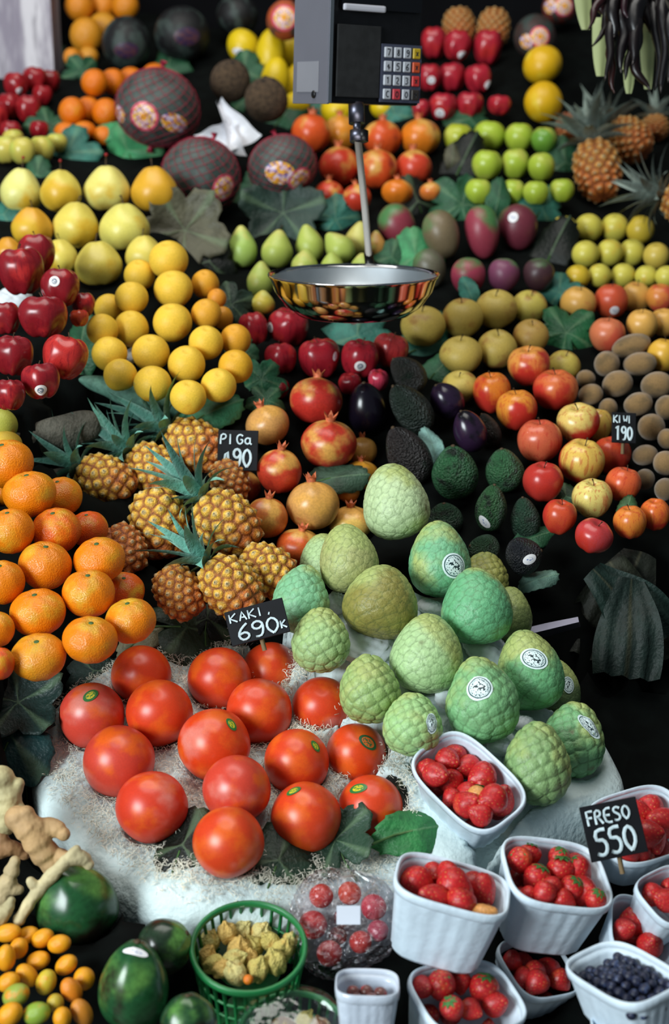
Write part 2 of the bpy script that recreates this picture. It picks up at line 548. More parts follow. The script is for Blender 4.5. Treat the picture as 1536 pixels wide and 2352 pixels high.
pile('of the striped apples', 'striped_apple', 'apple', 'red-blushed yellow', (1230, 2.0, 840, 2.36), (222, 186, 92), [
    [(1215, 841, 100, 92, dict(col=(224, 150, 70), desc='pink-blushed')), (1275, 896, 104, 94, dict(col=(214, 110, 60), desc='red-streaked'))],
    [(1130, 902, 86, 100, dict(col=(216, 120, 40), desc='orange-red')), (1187, 942, 94, 96, dict(col=(222, 140, 50), desc='yellow-topped orange'))],
    [(1239, 1013, 104, 100, dict(col=(208, 98, 66), desc='rosy')), (1328, 972, 100, 90, dict(col=(226, 196, 108), desc='yellow')), (1372, 978, 64, 84, dict(dz=.03, col=(226, 190, 90), desc='half-hidden yellow'))],
    [(1247, 1107, 94, 94, dict(col=(184, 52, 44), desc='glossy red')), (1335, 1060, 106, 104, dict(col=(226, 186, 88), desc='large yellow')), (1405, 1047, 86, 92, dict(dz=.04, col=(206, 80, 46), desc='orange-red'))],
    [(1284, 1188, 76, 86, dict(col=(200, 76, 44), desc='orange-red', rot=10)), (1359, 1145, 94, 90, dict(col=(226, 206, 116), desc='lemon-yellow')), (1430, 1113, 82, 84, dict(col=(216, 96, 52), desc='red-orange', rot=15))],
    [(1363, 1232, 92, 76, dict(col=(188, 62, 64), desc='pinkish red', rot=20)), (1446, 1200, 76, 80, dict(col=(220, 128, 50), desc='orange-topped')), (1504, 1182, 66, 80, dict(col=(218, 110, 44), desc='orange'))]],
     group='two-tone apples at the edge of the stall', tilt=22)

pile('of the kiwi heap', 'kiwi', 'kiwi', 'brown furry', (1120, 2.12, 790, 2.44), (140, 108, 62), [
    [(1449, 794, 52, 92, dict(rot=75))], [(1393, 836, 58, 60), (1469, 836, 54, 78, dict(rot=85))],
    [(1345, 870, 44, 40, dict(dz=.03)), (1418, 881, 60, 72, dict(rot=70)), (1508, 884, 62, 74, dict(rot=80))],
    [(1356, 906, 48, 58, dict(rot=75)), (1465, 928, 54, 68, dict(rot=70)), (1530, 936, 50, 58)],
    [(1396, 938, 42, 48, dict(dz=.03)), (1496, 981, 62, 62), (1532, 1008, 44, 48)],
    [(1481, 1045, 48, 60, dict(rot=75, col=(120, 92, 54))), (1528, 1064, 56, 58)],
    [(1480, 1101, 46, 50, dict(col=(100, 78, 48))), (1527, 1124, 48, 54, dict(col=(110, 86, 52)))]], group='kiwis in the heap', tilt=30)

YP = (236, 192, 62)
pile('of the yellow peaches', 'peach', 'peach', 'golden yellow', (912, 2.16, 595, 2.42), YP, [
    [(387, 596, 93, 82), (320, 632, 72, 72, dict(dz=.03)), (471, 652, 64, 66, dict(dz=.02, col=(222, 158, 42)))],
    [(302, 684, 78, 74), (398, 664, 92, 82), (498, 685, 44, 46, dict(dz=.04, col=(216, 140, 40)))],
    [(250, 708, 68, 66, dict(dz=.02)), (396, 741, 92, 86), (474, 720, 72, 66, dict(dz=.015, col=(222, 160, 44))), (511, 730, 46, 60, dict(dz=.04, col=(220, 150, 40)))],
    [(235, 757, 74, 74), (301, 755, 80, 86), (473, 787, 80, 80), (541, 779, 72, 70, dict(col=(220, 156, 40)))],
    [(251, 812, 84, 74), (346, 810, 88, 84), (428, 836, 88, 82), (541, 842, 80, 76, dict(col=(222, 166, 40)))],
    [(276, 861, 80, 68), (350, 881, 90, 78), (502, 885, 84, 74)], [(432, 912, 86, 76)]], group='golden peaches in the mound', tilt=45)

RA = (134, 26, 34)
RS = lambda u, v, a=24: st('ring', u, v, a)
pile('of the dark red apples', 'red_apple', 'dark red apple', 'shiny', (905, 2.0, 580, 2.3), RA, [
    [(47, 624, 104, 114), (83, 583, 84, 94, dict(dz=.06))], [(137, 661, 88, 92, dict(RS(125, 646, 24), desc='stickered')), (12, 731, 66, 80, dict(dz=.02)), (192, 700, 52, 60, dict(dz=.06, desc='half-hidden'))],
    [(97, 728, 118, 96), (182, 731, 44, 40, dict(dz=.06, col=(190, 70, 40), desc='orange-tinged'))],
    [(29, 817, 92, 96), (148, 821, 102, 104, dict(col=(184, 46, 42), desc='yellow-streaked', rot=15))], [(95, 876, 90, 84, dict(RS(93, 897, 27), desc='white-stickered', rot=-10)), (22, 907, 70, 76)]],
     group='dark red apples behind the mandarins', tilt=8)

QU = (224, 204, 92)
pile('of the quinces', 'quince', 'quince', 'pale yellow', (600, 2.5, 430, 2.72), QU, [
    [(48, 437, 94, 108, dict(col=(228, 222, 130), stemup=1)), (140, 438, 96, 98, dict(stemup=1)), (245, 432, 108, 106, dict(col=(228, 216, 118), stemup=1)), (354, 433, 108, 104, dict(col=(222, 166, 44), desc='orange-yellow'))],
    [(72, 520, 94, 90, dict(col=(222, 162, 44), desc='orange-yellow')), (174, 516, 108, 106), (287, 521, 116, 110, dict(col=(224, 212, 106)))],
    [(18, 574, 64, 60, dict(col=(216, 150, 40), desc='orange')), (140, 588, 72, 82, dict(dz=.03)), (225, 604, 114, 102), (332, 586, 92, 94)]], group='quinces on the upper tier', tilt=5)

pile('behind the quinces', 'green_apple', 'pale yellow apple', 'blurry', (350, 2.92, 325, 2.98), (206, 190, 86), [
    [(14, 344, 66, 64), (52, 346, 60, 64), (96, 342, 58, 62), (130, 328, 52, 44, dict(dz=.03)), (30, 318, 50, 40, dict(dz=.06))]], tilt=15)

pile('of the far red pyramid', 'red_apple', 'red apple', 'dark', (300, 3.08, 180, 3.26), (150, 26, 34), [
    [(36, 196, 56, 58, dict(st('white', 45, 208, 15))), (80, 183, 56, 58), (114, 186, 46, 52, dict(st('white', 100, 163, 14), dz=.03))],
    [(-2, 262, 40, 58), (22, 244, 56, 58, dict(st('white', 10, 266, 13), desc='stickered')), (66, 250, 58, 62, dict(st('white', 40, 271, 12))), (98, 218, 46, 46, dict(dz=.05))],
    [(24, 302, 52, 48, dict(dz=.03)), (90, 298, 44, 40, dict(dz=.03))]], group='far red apples', tilt=10)

OR = (232, 120, 6)
pile('of the stacked oranges', 'orange', 'bright orange', 'small', (300, 3.1, 180, 3.28), OR, [
    [(217, 190, 62, 62), (260, 188, 58, 60), (301, 186, 62, 62), (356, 178, 66, 64)], [(166, 256, 62, 66), (203, 254, 60, 64), (243, 259, 62, 66)],
    [(150, 302, 56, 40, dict(dz=.02)), (193, 302, 60, 44, dict(dz=.02)), (240, 311, 56, 42, dict(dz=.02))]], group='oranges beside the netted melon', tilt=30)

pile('by the marbled wall', 'orange', 'large orange', 'bruised', (130, 3.46, 15, 3.6), (226, 138, 24), [
    [(182, 14, 66, 68), (237, 12, 62, 64), (288, 14, 62, 62)], [(198, 82, 74, 84, dict(col=(220, 146, 34))), (238, 66, 70, 74, dict(dz=.03, col=(216, 150, 40)))],
    [(166, 132, 40, 44, dict(dz=.03)), (203, 130, 48, 44, dict(dz=.03, col=(216, 146, 40)))]], group='large oranges by the marbled wall', tilt=30)

ML = lambda *s: dict(st=list(s))
NM = (74, 84, 80)
pile('with a printed label', 'melon', 'melon in a red net', 'dark', (390, 2.86, 245, 3.02), NM, [
    [(362, 247, 198, 170, dict(ML(('sun', 330, 268, 66, 1.0, 0), ('strip', 402, 284, 70, 1.7, -32), ('strip', 274, 262, 40, .8, 70)), rot=12, label='large dark melon in a red net with two colourful labels')),
     (462, 402, 184, 166, dict(ML(('sun', 516, 432, 62, 1.0, 0),), rot=20, label='netted melon half under a leaf, beside the pale paper')),
     (648, 380, 164, 132, dict(ML(('strip', 642, 398, 68, 1.3, -6), ('sun', 690, 412, 60, 1.1, 0)), rot=-15, label='netted melon with labels beside the far pomegranates'))]], group='netted melons', tilt=15)
DM = (9, 9, 12)  # near-black rind colour, with the shade at the back put into it
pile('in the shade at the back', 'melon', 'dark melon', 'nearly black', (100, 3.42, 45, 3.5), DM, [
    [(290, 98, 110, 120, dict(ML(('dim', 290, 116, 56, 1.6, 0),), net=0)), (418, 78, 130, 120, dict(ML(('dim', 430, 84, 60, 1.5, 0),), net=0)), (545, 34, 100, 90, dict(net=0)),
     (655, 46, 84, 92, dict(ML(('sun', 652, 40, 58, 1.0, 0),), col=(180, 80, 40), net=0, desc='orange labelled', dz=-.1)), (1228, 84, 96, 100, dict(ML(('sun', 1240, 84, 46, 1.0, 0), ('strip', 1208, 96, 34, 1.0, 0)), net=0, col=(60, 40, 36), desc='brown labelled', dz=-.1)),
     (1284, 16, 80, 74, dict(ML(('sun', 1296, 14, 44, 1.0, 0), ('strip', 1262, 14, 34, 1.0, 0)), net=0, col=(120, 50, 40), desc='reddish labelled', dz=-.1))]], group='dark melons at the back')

LM = (230, 196, 20)
pile('beside the scale', 'yellow_melon', 'yellow melon', 'smooth', (250, 3.26, 105, 3.44), LM, [
    [(558, 106, 74, 80, dict(st('white', 546, 118, 26, 1.6), rot=-30, desc='white-stickered')), (622, 122, 68, 112, dict(rot=6)), (668, 118, 60, 104, dict(dz=.03))],
    [(632, 182, 66, 100, dict(rot=8)), (682, 196, 60, 100, dict(st('white', 645, 198, 18, 1.3), dz=.02)), (680, 240, 64, 48, dict(dz=-.02))],
    [(776, 252, 80, 50, dict(dz=-.02)), (880, 246, 60, 40)]], group='yellow melons behind the scale', tilt=10)
pile('near the hanging chillies', 'yellow_melon', 'ridged yellow melon', 'big', (232, 3.2, 146, 3.3), (226, 176, 18), [
    [(1245, 148, 92, 84, dict(rot=-40, label='upper of two ridged yellow melons near the hanging chillies'))], [(1248, 234, 88, 92, dict(label='lower of two ridged yellow melons near the hanging chillies'))]],
     group='ridged yellow melons', tilt=25)

PG = (216, 84, 34)
pile('of the far pomegranates', 'pomegranate', 'pomegranate', 'orange-red', (450, 2.9, 305, 3.1), PG, [
    [(714, 307, 94, 86), (782, 306, 78, 82, dict(dz=.03, col=(224, 140, 40))), (878, 319, 86, 84), (965, 316, 94, 82, dict(col=(224, 124, 30), desc='orange'))],
    [(778, 384, 95, 92, dict(col=(206, 60, 36))), (866, 389, 92, 90, dict(col=(212, 78, 34))), (950, 386, 86, 82, dict(col=(206, 66, 40)))],
    [(756, 451, 72, 72, dict(col=(204, 62, 38))), (819, 455, 68, 62, dict(col=(196, 56, 36))), (912, 441, 80, 54, dict(col=(222, 120, 30))), (990, 440, 56, 40, dict(col=(220, 120, 50)))]],
     group='pomegranates behind the scale rod', tilt=5)

GA = (172, 194, 62)
pile('of the green apples', 'green_apple', 'green apple', 'bright', (440, 2.9, 313, 3.12), GA, [
    [(1052, 316, 68, 66, dict(col=(176, 184, 48))), (1123, 313, 76, 72), (1192, 316, 66, 70), (1249, 322, 60, 62, dict(col=(110, 160, 56)))],
    [(1117, 379, 68, 72), (1183, 376, 64, 72), (1243, 383, 60, 68)],
    [(1099, 440, 64, 60), (1178, 440, 54, 58), (1230, 443, 60, 56), (1290, 437, 58, 54)]], group='green apples', tilt=15)

pile('behind the scale head', 'red_apple', 'crimson apple', 'round', (240, 3.2, 100, 3.42), (176, 36, 52), [
    [(996, 98, 58, 76), (1050, 104, 60, 72, dict(st('white', 1062, 127, 20), desc='stickered')), (1120, 108, 62, 86, dict(st('white', 1090, 132, 16)))],
    [(986, 178, 50, 66, dict(st('white', 990, 184, 18), desc='stickered')), (1037, 177, 62, 66, dict(st('white', 1008, 174, 16))), (1099, 181, 60, 66, dict(st('white', 1122, 195, 20), desc='stickered'))],
    [(966, 250, 40, 44), (1016, 245, 66, 62, dict(st('white', 1010, 259, 22), desc='stickered')), (1078, 241, 62, 60), (1147, 242, 58, 42)]], group='crimson apples behind the scale', tilt=10)

MG = (140, 50, 62)
pile('of the mangoes', 'mango', 'mango', 'dark red', (632, 2.62, 520, 2.8), MG, [
    [(913, 520, 84, 108, dict(rot=-22, col=(138, 52, 66), desc='green-topped red')), (1013, 538, 84, 114, dict(rot=-20, col=(120, 104, 78), desc='grey-green')), (1107, 532, 80, 124, dict(rot=-8, col=(150, 56, 72), desc='half green half pink')),
     (1190, 521, 90, 106, dict(st('white', 1178, 499, 24), rot=-15, col=(112, 44, 58), desc='stickered purple'))],
    [(986, 616, 76, 92, dict(rot=-20, dz=.03, col=(100, 96, 78), desc='grey-green')), (1074, 634, 80, 86, dict(col=(160, 58, 80), desc='rosy pink')), (1157, 632, 74, 78, dict(col=(122, 64, 92), desc='mauve')), (1237, 631, 72, 76, dict(col=(70, 44, 50), desc='dark plum-coloured'))]],
     group='mangoes', tilt=5)

PE = (176, 190, 88)
pile('of the green pears', 'pear', 'pear', 'green', (640, 2.58, 550, 2.76), PE, [
    [(556, 567, 68, 100, dict(rot=-4, col=(166, 194, 94))), (637, 571, 72, 90), (710, 559, 66, 90, dict(rot=-12)), (777, 568, 66, 84, dict(rot=-40)), (822, 549, 62, 84, dict(rot=10, col=(196, 184, 96))), (864, 560, 44, 62, dict(col=(204, 150, 76), dz=.03, desc='orange'))],
    [(598, 641, 62, 84, dict(rot=5)), (700, 606, 62, 72, dict(rot=10)), (762, 606, 52, 56), (832, 606, 52, 50)], [(603, 694, 58, 40, dict(col=(196, 176, 64), desc='yellow'))]],
     group='green pears', tilt=5)

pile('of the yellow plums', 'plum', 'plum', 'pale yellow', (634, 2.68, 525, 2.86), (214, 202, 84), [
    [(1294, 529, 64, 66), (1351, 524, 64, 66), (1411, 523, 64, 64), (1470, 528, 62, 66, dict(col=(216, 186, 60), desc='orange-cheeked'))],
    [(1344, 584, 62, 62), (1400, 580, 60, 62), (1451, 580, 60, 62), (1507, 588, 60, 62, dict(col=(214, 186, 80), desc='orange-cheeked'))],
    [(1326, 636, 58, 54, dict(col=(218, 186, 50))), (1376, 633, 54, 54), (1431, 632, 56, 54), (1484, 635, 54, 50), (1530, 636, 52, 50)]], group='yellow plums', tilt=30)

pile('of the blushed apricots', 'blushed_apple', 'apple', 'yellow-red', (815, 2.42, 680, 2.6), (222, 168, 82), [
    [(1327, 699, 84, 82), (1403, 692, 78, 82, dict(st('white', 1411, 713, 22), col=(206, 84, 52), desc='stickered red')), (1459, 684, 70, 74, dict(dz=.02)), (1516, 684, 66, 66, dict(dz=.02, col=(220, 140, 60)))],
    [(1394, 769, 84, 78, dict(col=(216, 120, 80), desc='pink')), (1474, 747, 72, 74), (1524, 741, 64, 66)], [(1522, 816, 72, 78, dict(col=(224, 172, 60)))]],
     group='blushed apples beside the kiwis', tilt=25)
for it in ITEMS:
    it['label'] = it['label'].replace('of the blushed apricots', 'above the kiwis')

GD = (204, 178, 86)
pile('of the russet apples', 'russet_apple', 'russet apple', 'golden', (890, 2.34, 706, 2.54), GD, [
    [(1062, 731, 94, 94), (1139, 711, 98, 90), (1215, 706, 84, 76, dict(col=(206, 188, 86)))], [(972, 750, 106, 92), (1141, 802, 92, 92), (1219, 772, 84, 76, dict(col=(190, 152, 74)))],
    [(1058, 816, 104, 86), (1294, 842, 78, 74, dict(dz=.02, col=(198, 176, 80)))], [(1056, 889, 90, 70)]], group='russet apples', tilt=38)

pile('under the scale pan', 'red_apple', 'crimson apple', 'shiny', (880, 2.3, 755, 2.44), (158, 32, 44), [
    [(583, 756, 62, 84, dict(rot=-10)), (661, 753, 92, 90, dict(st('ring', 621, 752, 24, 1.3, 70), desc='stickered')), ],
    [(645, 824, 74, 74), (734, 824, 98, 92, dict(st('white', 769, 818, 22, 1.6, 70), desc='stickered')), (827, 824, 86, 90, dict(st('ring', 827, 841, 26), desc='white-stickered')), (896, 806, 86, 78, dict(col=(174, 50, 50), rot=15))],
    [(636, 894, 62, 44, dict(dz=.02, col=(120, 24, 30), desc='dark')), (803, 882, 54, 50, dict(dz=.03)), (868, 874, 46, 54, dict(col=(196, 60, 84), desc='pinkish'))]], group='crimson apples under the pan', tilt=20)

pile('at the back', 'pineapple', 'pineapple', 'orange', (300, 3.2, 60, 3.5), (188, 128, 56), [
    [(1054, 62, 72, 86, dict(dz=.05)), (1133, 66, 72, 92, dict(dz=.03)), ]], group='pineapples at the back', tilt=-5)
pile('below the chillies', 'pineapple', 'pineapple', 'orange', (390, 2.98, 300, 3.14), (196, 134, 54), [
    [(1444, 322, 96, 108, dict(crown=26, rot=-42, label='pineapple leaning with its grey crown towards the chillies')), (1504, 294, 62, 56, dict(dz=.06, crown=18, rot=5, label='small half-hidden pineapple at the frame edge'))],
    [(1590, 470, 104, 140, dict(rot=-66, crown=30, dz=-.12, label='pineapple past the frame edge whose crown points inward')), (1372, 391, 104, 146, dict(rot=-8, crown=30, label='upright orange pineapple beside the green apples')), (1304, 290, 56, 60, dict(col=(140, 70, 40), dz=.05, crown=0, label='dark shaded pineapple under the yellow melons'))]],
     group='pineapples below the chillies', tilt=-20)

# kumquats, papayas, loose things in the front
KQ = (232, 158, 24)
pile('of the kumquat heap', 'kumquat', 'kumquat', 'yellow-orange', (2340, 1.475, 2140, 1.57), KQ, [
    [(18, 2143, 42, 65, dict(rot=80)), (64, 2148, 39, 56, dict(rot=70)), (98, 2155, 42, 56, dict(rot=60)), (136, 2168, 42, 56, dict(rot=75))],
    [(43, 2178, 42, 51, dict(rot=20)), (14, 2200, 44, 65), (88, 2206, 42, 58, dict(rot=70)), (152, 2216, 42, 58, dict(rot=50))],
    [(62, 2240, 44, 60, dict(rot=-40)), (106, 2256, 46, 63, dict(rot=20, col=(206, 180, 50), desc='greenish')), (20, 2256, 44, 56, dict(rot=60)), (193, 2248, 49, 53)],
    [(37, 2286, 51, 67, dict(rot=60, col=(150, 168, 66), desc='green')), (164, 2274, 46, 63, dict(rot=-30, col=(220, 130, 30), desc='orange')), (127, 2304, 39, 44, dict(col=(190, 164, 50)))],
    [(84, 2328, 51, 67, dict(rot=70, col=(138, 166, 56), desc='green')), (23, 2330, 51, 65, dict(rot=50)), (143, 2338, 42, 51), (188, 2326, 46, 70, dict(rot=-25, col=(206, 130, 40), desc='orange'))]],
     group='kumquats in the heap', tilt=10)
PP = (30, 76, 42)
pile('beside the kumquats', 'papaya', 'green papaya', 'glossy', (2260, 1.5, 2075, 1.62), PP, [
    [(172, 2076, 186, 200, dict(rot=-20, label='glossy green papaya lying under the ginger roots')), (382, 2170, 128, 104, dict(rot=60, col=(34, 52, 36), dz=.0, label='dark green papaya in the shade beside the green basket')),
     (308, 2262, 162, 216, dict(st('white', 312, 2186, 58, 3.0, -14), rot=4, label='upright green papaya with a white sticker on its tip')), (432, 2342, 130, 90, dict(col=(26, 62, 38), dz=-.02, label='dark green papaya cut by the frame under the basket'))]],
     group='green papayas')


# ------------------------------------------------------------------ settle the fruit: none inside another, each kept on its line of sight
def settle(u, v, w, h, Z, group=None, rounds=160):
    u, v, w, h, Z = (np.array(x, dtype=float) for x in (u, v, w, h, Z))
    px = 0.5 * np.sqrt(w * h) * 1.03
    ray = FW[None] + ((u - 768) / F)[:, None] * RT[None] + ((1176 - v) / F)[:, None] * UP[None]
    for _ in range(rounds):
        p = ray * Z[:, None]
        r = px * Z / F
        d = np.linalg.norm(p[:, None] - p[None], axis=2)
        pen = r[:, None] + r[None] - d
        np.fill_diagonal(pen, -1)
        if pen.max() < 0.0015:
            break
        sgn = np.sign(Z[:, None] - Z[None])
        Z = Z + 0.22 * (np.clip(pen, 0, None) * sgn).sum(1)
    return Z


ZS = settle(*[[it[k] for it in ITEMS] for k in 'uvwhZ'])
for it, z in zip(ITEMS, ZS):
    it['Z'] = float(z)
    it['p'] = P(it['u'], it['v'], z)
    it['r'] = 0.5 * max(it['w'], it['h']) * z / F

# other things the bed has to carry, in the same survey: (u, v, radius px, depth)
EXTRA = [(60, 1900, 120, 1.68), (150, 1990, 60, 1.66), (40, 2040, 60, 1.64), (571, 2230, 120, 1.56), (775, 2110, 90, 1.62), (1030, 2090, 110, 1.60), (1290, 2060, 110, 1.64),
         (1460, 1930, 110, 1.72), (1460, 2110, 80, 1.66), (1410, 2250, 90, 1.54), (1230, 2260, 80, 1.60), (1080, 2300, 100, 1.55), (840, 2290, 80, 1.52), (670, 2352, 90, 1.50),
         (1400, 1380, 60, 2.02), (1300, 1560, 40, 2.0), (1400, 1560, 40, 2.0), (1500, 1560, 40, 2.0), (1450, 1680, 40, 1.9), (1520, 1760, 40, 1.85), (1380, 1480, 40, 2.06), (1500, 1440, 40, 2.08),
         (120, 1010, 80, 2.36), (50, 1030, 60, 2.36), (220, 970, 60, 2.36), (180, 1070, 70, 2.24), (280, 990, 90, 2.26), (230, 1010, 60, 2.24), (390, 965, 60, 2.28), (340, 950, 50, 2.28), (20, 110, 90, 3.62), (100, 110, 80, 3.62), (140, 60, 40, 3.62), (1380, 200, 90, 3.2), (1480, 240, 60, 3.2), (1480, 420, 60, 2.95), (450, 1140, 40, 2.10), (480, 1280, 50, 2.05), (390, 1290, 40, 2.05), (60, 1610, 40, 1.86), (150, 1590, 40, 1.87), (20, 1690, 40, 1.80)]
cx = np.array([it['p'] for it in ITEMS] + [P(u, v, Z) for u, v, r, Z in EXTRA])
cr = np.array([it['r'] for it in ITEMS] + [r * Z / F for u, v, r, Z in EXTRA])
TRAYED = np.array([it['kind'] in ('persimmon', 'cherimoya') for it in ITEMS] + [False] * len(EXTRA))
cw = np.ones(len(cx))


def smooth_height(X, Y, pts, hz, bands=((0.30, 1.0), (0.07, 0.02))):
    """a height over the ground through scattered supports, coarse to fine"""
    A = np.stack([np.ones(len(pts)), pts[:, 0], pts[:, 1], pts[:, 1] ** 2], 1)
    k = np.linalg.lstsq(A, hz, rcond=None)[0]
    z = k[0] + k[1] * X + k[2] * Y + k[3] * Y ** 2
    res = hz - A @ k
    for bw, floor in bands:
        def field(x, y):
            d2 = (x[..., None] - pts[:, 0]) ** 2 + (y[..., None] - pts[:, 1]) ** 2
            g = np.exp(-d2 / (2 * bw * bw))
            return (g @ res) / (g.sum(-1) + floor)
        zz = field(X, Y)
        rr = field(pts[:, 0], pts[:, 1])
        z = z + zz
        res = res - rr
    return z


def under_spheres(X, Y, Zs, c, r, gap):
    for p, q in zip(c, r):
        m = (abs(X - p[0]) < q * 1.13) & (abs(Y - p[1]) < q * 1.13)
        if m.any():
            d2 = (X[m] - p[0]) ** 2 + (Y[m] - p[1]) ** 2
            lim = np.where(d2 < q * q * 1.25, p[2] - np.sqrt(np.clip(q * q - d2, 0, None)) - gap, 1e9)
            Zs[m] = np.minimum(Zs[m], lim)
    return Zs


def clear_sight(X, Y, Zs, c, r, share=0.8, step=0.008, rounds=30, only=None):
    """lower whatever would stand between the viewer's side of the stall and a fruit"""
    pu, pv, pz = proj(c)
    pr = r * F / pz * share
    for _ in range(rounds):
        pts = np.stack([X, Y, Zs], -1)
        u, v, z = proj(pts)
        bad = np.zeros(X.shape, bool)
        for a, b, q, zz in zip(pu, pv, pr, pz):
            bad |= ((u - a) ** 2 + (v - b) ** 2 < q * q) & (z < zz)
        if not bad.any():
            break
        Zs[bad] -= step
    return Zs


gx = np.arange(-1.16, 1.161, 0.0135)
gy = np.arange(1.24, 4.0, 0.0135)
BX, BY = np.meshgrid(gx, gy, indexing='ij')
BZ = smooth_height(BX, BY, cx, cx[:, 2] - np.where(TRAYED & (proj(cx)[1] > 1400), 1.7, 1.12) * cr)
BZ = under_spheres(BX, BY, BZ, cx, cr * 1.03, 0.004)
BZ = clear_sight(BX, BY, BZ, cx, cr)
# the front of the stall falls away below the frame
BZ = BZ - np.clip(1.36 - BY, 0, 1) * 1.6


def bed_z(x, y):
    i = np.clip((x - gx[0]) / 0.0135, 0, len(gx) - 1.001)
    j = np.clip((y - gy[0]) / 0.0135, 0, len(gy) - 1.001)
    a, b = int(i), int(j)
    s, t = i - a, j - b
    return (BZ[a, b] * (1 - s) + BZ[a + 1, b] * s) * (1 - t) + (BZ[a, b + 1] * (1 - s) + BZ[a + 1, b + 1] * s) * t


def bed_hit(u, v, lift=0.0):
    """where the line of sight through (u, v) meets the bed"""
    z = 1.3
    while z < 3.9:
        p = P(u, v, z)
        if p[2] <= bed_z(p[0], p[1]) + lift:
            return z
        z += 0.006
    return 3.9


# ------------------------------------------------------------------ the setting
m_cloth = plain('black_liner', (5, 8, 7), 0.9, var=0.4, vscale=30, spec=0.1)
m_wood = plain('dark_boards', (30, 24, 20), 0.7, var=0.3, vscale=12, spec=0.2)
m_floor = plain('market_floor', (96, 94, 90), 0.6, var=0.15, vscale=5)
m_back = plain('shaded_wall', (9, 9, 12), 0.9, var=0.3, vscale=4, spec=0.1)


def slab(name, cx_, cy_, cz_, sx, sy, sz, mat, kind='structure', **k):
    me = mesh(name, *box(cx_, cy_, cz_, sx, sy, sz), mat, smooth=False)
    return put(name, me, kind=kind, **k)


slab('floor', 0, 1.4, -0.02, 3.4, 5.8, 0.04, m_floor)
slab('wall_back', 0, 4.2, 1.5, 3.4, 0.1, 3.0, m_back)
# streaked marble facing on the left pier
m_mar, nt, b = nodes('streaked_marble')
tc = N(nt, 'ShaderNodeTexCoord')
mp = N(nt, 'ShaderNodeMapping')
mp.inputs['Scale'].default_value = (9, 9, 1.6)
mp.inputs['Rotation'].default_value = (0, 0.22, 0)
nt.links.new(tc.outputs['Object'], mp.inputs['Vector'])
f = noise(nt, mp.outputs[0], 1.6, 5, 0.6)
c = mixc(nt, ramp(nt, f, 0.40, 0.62), lin((206, 200, 206)), lin((120, 108, 126)))
c = mixc(nt, ramp(nt, noise(nt, mp.outputs[0], 4.0, 4), 0.60, 0.70, 0, 0.5), c, lin((88, 78, 92)))
nt.links.new(c, b.inputs['Base Color'])
b.inputs['Roughness'].default_value = 0.45
pl, pr_ = P(-140, 100, 3.72), P(156, 100, 3.72)
slab('wall_left', (pl[0] + pr_[0]) / 2, 3.76, 1.5, pr_[0] - pl[0], 0.12, 3.0, m_mar)

# ------------------------------------------------------------------ foam tray, mounded and lined with wood wool
POLY = np.array([(66, 1716), (90, 1645), (150, 1578), (255, 1512), (340, 1466), (440, 1452), (560, 1468), (640, 1440), (700, 1380), (800, 1345), (920, 1335), (1040, 1350), (1150, 1400), (1240, 1475),
                 (1330, 1596), (1395, 1690), (1446, 1790), (1432, 1818), (1310, 1852), (1190, 1912), (1090, 1985), (960, 2000), (900, 2052), (800, 2080), (640, 2092), (540, 2096), (430, 2096), (330, 2072),
                 (230, 2012), (155, 1935), (100, 1862), (70, 1782)], float)


def resample(poly, n):
    q = np.vstack([poly, poly[:1]])
    s = np.r_[0, np.cumsum(np.linalg.norm(np.diff(q, axis=0), axis=1))]
    t = np.linspace(0, s[-1], n, endpoint=False)
    return np.stack([np.interp(t, s, q[:, 0]), np.interp(t, s, q[:, 1])], 1)


POLY = resample(POLY, 260)
for _ in range(6):
    POLY = (np.roll(POLY, 1, 0) + 2 * POLY + np.roll(POLY, -1, 0)) / 4


def inside(u, v, poly):
    r = np.zeros(np.shape(u), bool)
    x0, y0 = poly[:, 0], poly[:, 1]
    x1, y1 = np.roll(x0, -1), np.roll(y0, -1)
    for a, b_, c_, d in zip(x0, y0, x1, y1):
        if b_ == d:
            continue
        m = (b_ > v) != (d > v)
        r ^= m & (u < (c_ - a) * (v - b_) / (d - b_) + a)
    return r


tc_, tr_ = cx[TRAYED], cr[TRAYED]
isK = np.array([it['kind'] == 'persimmon' for it in ITEMS if it['kind'] in ('persimmon', 'cherimoya')])
hz_ = tc_[:, 2] - np.where(isK, 0.62, 0.85) * tr_
A_ = np.stack([np.ones(len(tc_)), tc_[:, 0], tc_[:, 1]], 1)
kpl = np.linalg.lstsq(A_, hz_, rcond=None)[0]
res_ = hz_ - A_ @ kpl


def tray_height(x, y):
    d2 = (x[..., None] - tc_[:, 0]) ** 2 + (y[..., None] - tc_[:, 1]) ** 2
    g = np.exp(-d2 / (2 * 0.055 ** 2))
    return kpl[0] + kpl[1] * x + kpl[2] * y + (g @ res_) / (g.sum(-1) + 0.25)


NA, NR = len(POLY), 84
cen = np.array([690.0, 1720.0])
ss = np.r_[np.linspace(0.02, 0.88, NR - 16), np.linspace(0.888, 1.0, 16)]
PX = cen + ss[:, None, None] * (POLY - cen)[None]
zlo, zhi = np.full(PX.shape[:2], 1.3), np.full(PX.shape[:2], 2.6)


def pxw(PX, z):
    return CAM + z[..., None] * (FW + ((PX[..., 0] - 768) / F)[..., None] * RT + ((1176 - PX[..., 1]) / F)[..., None] * UP)


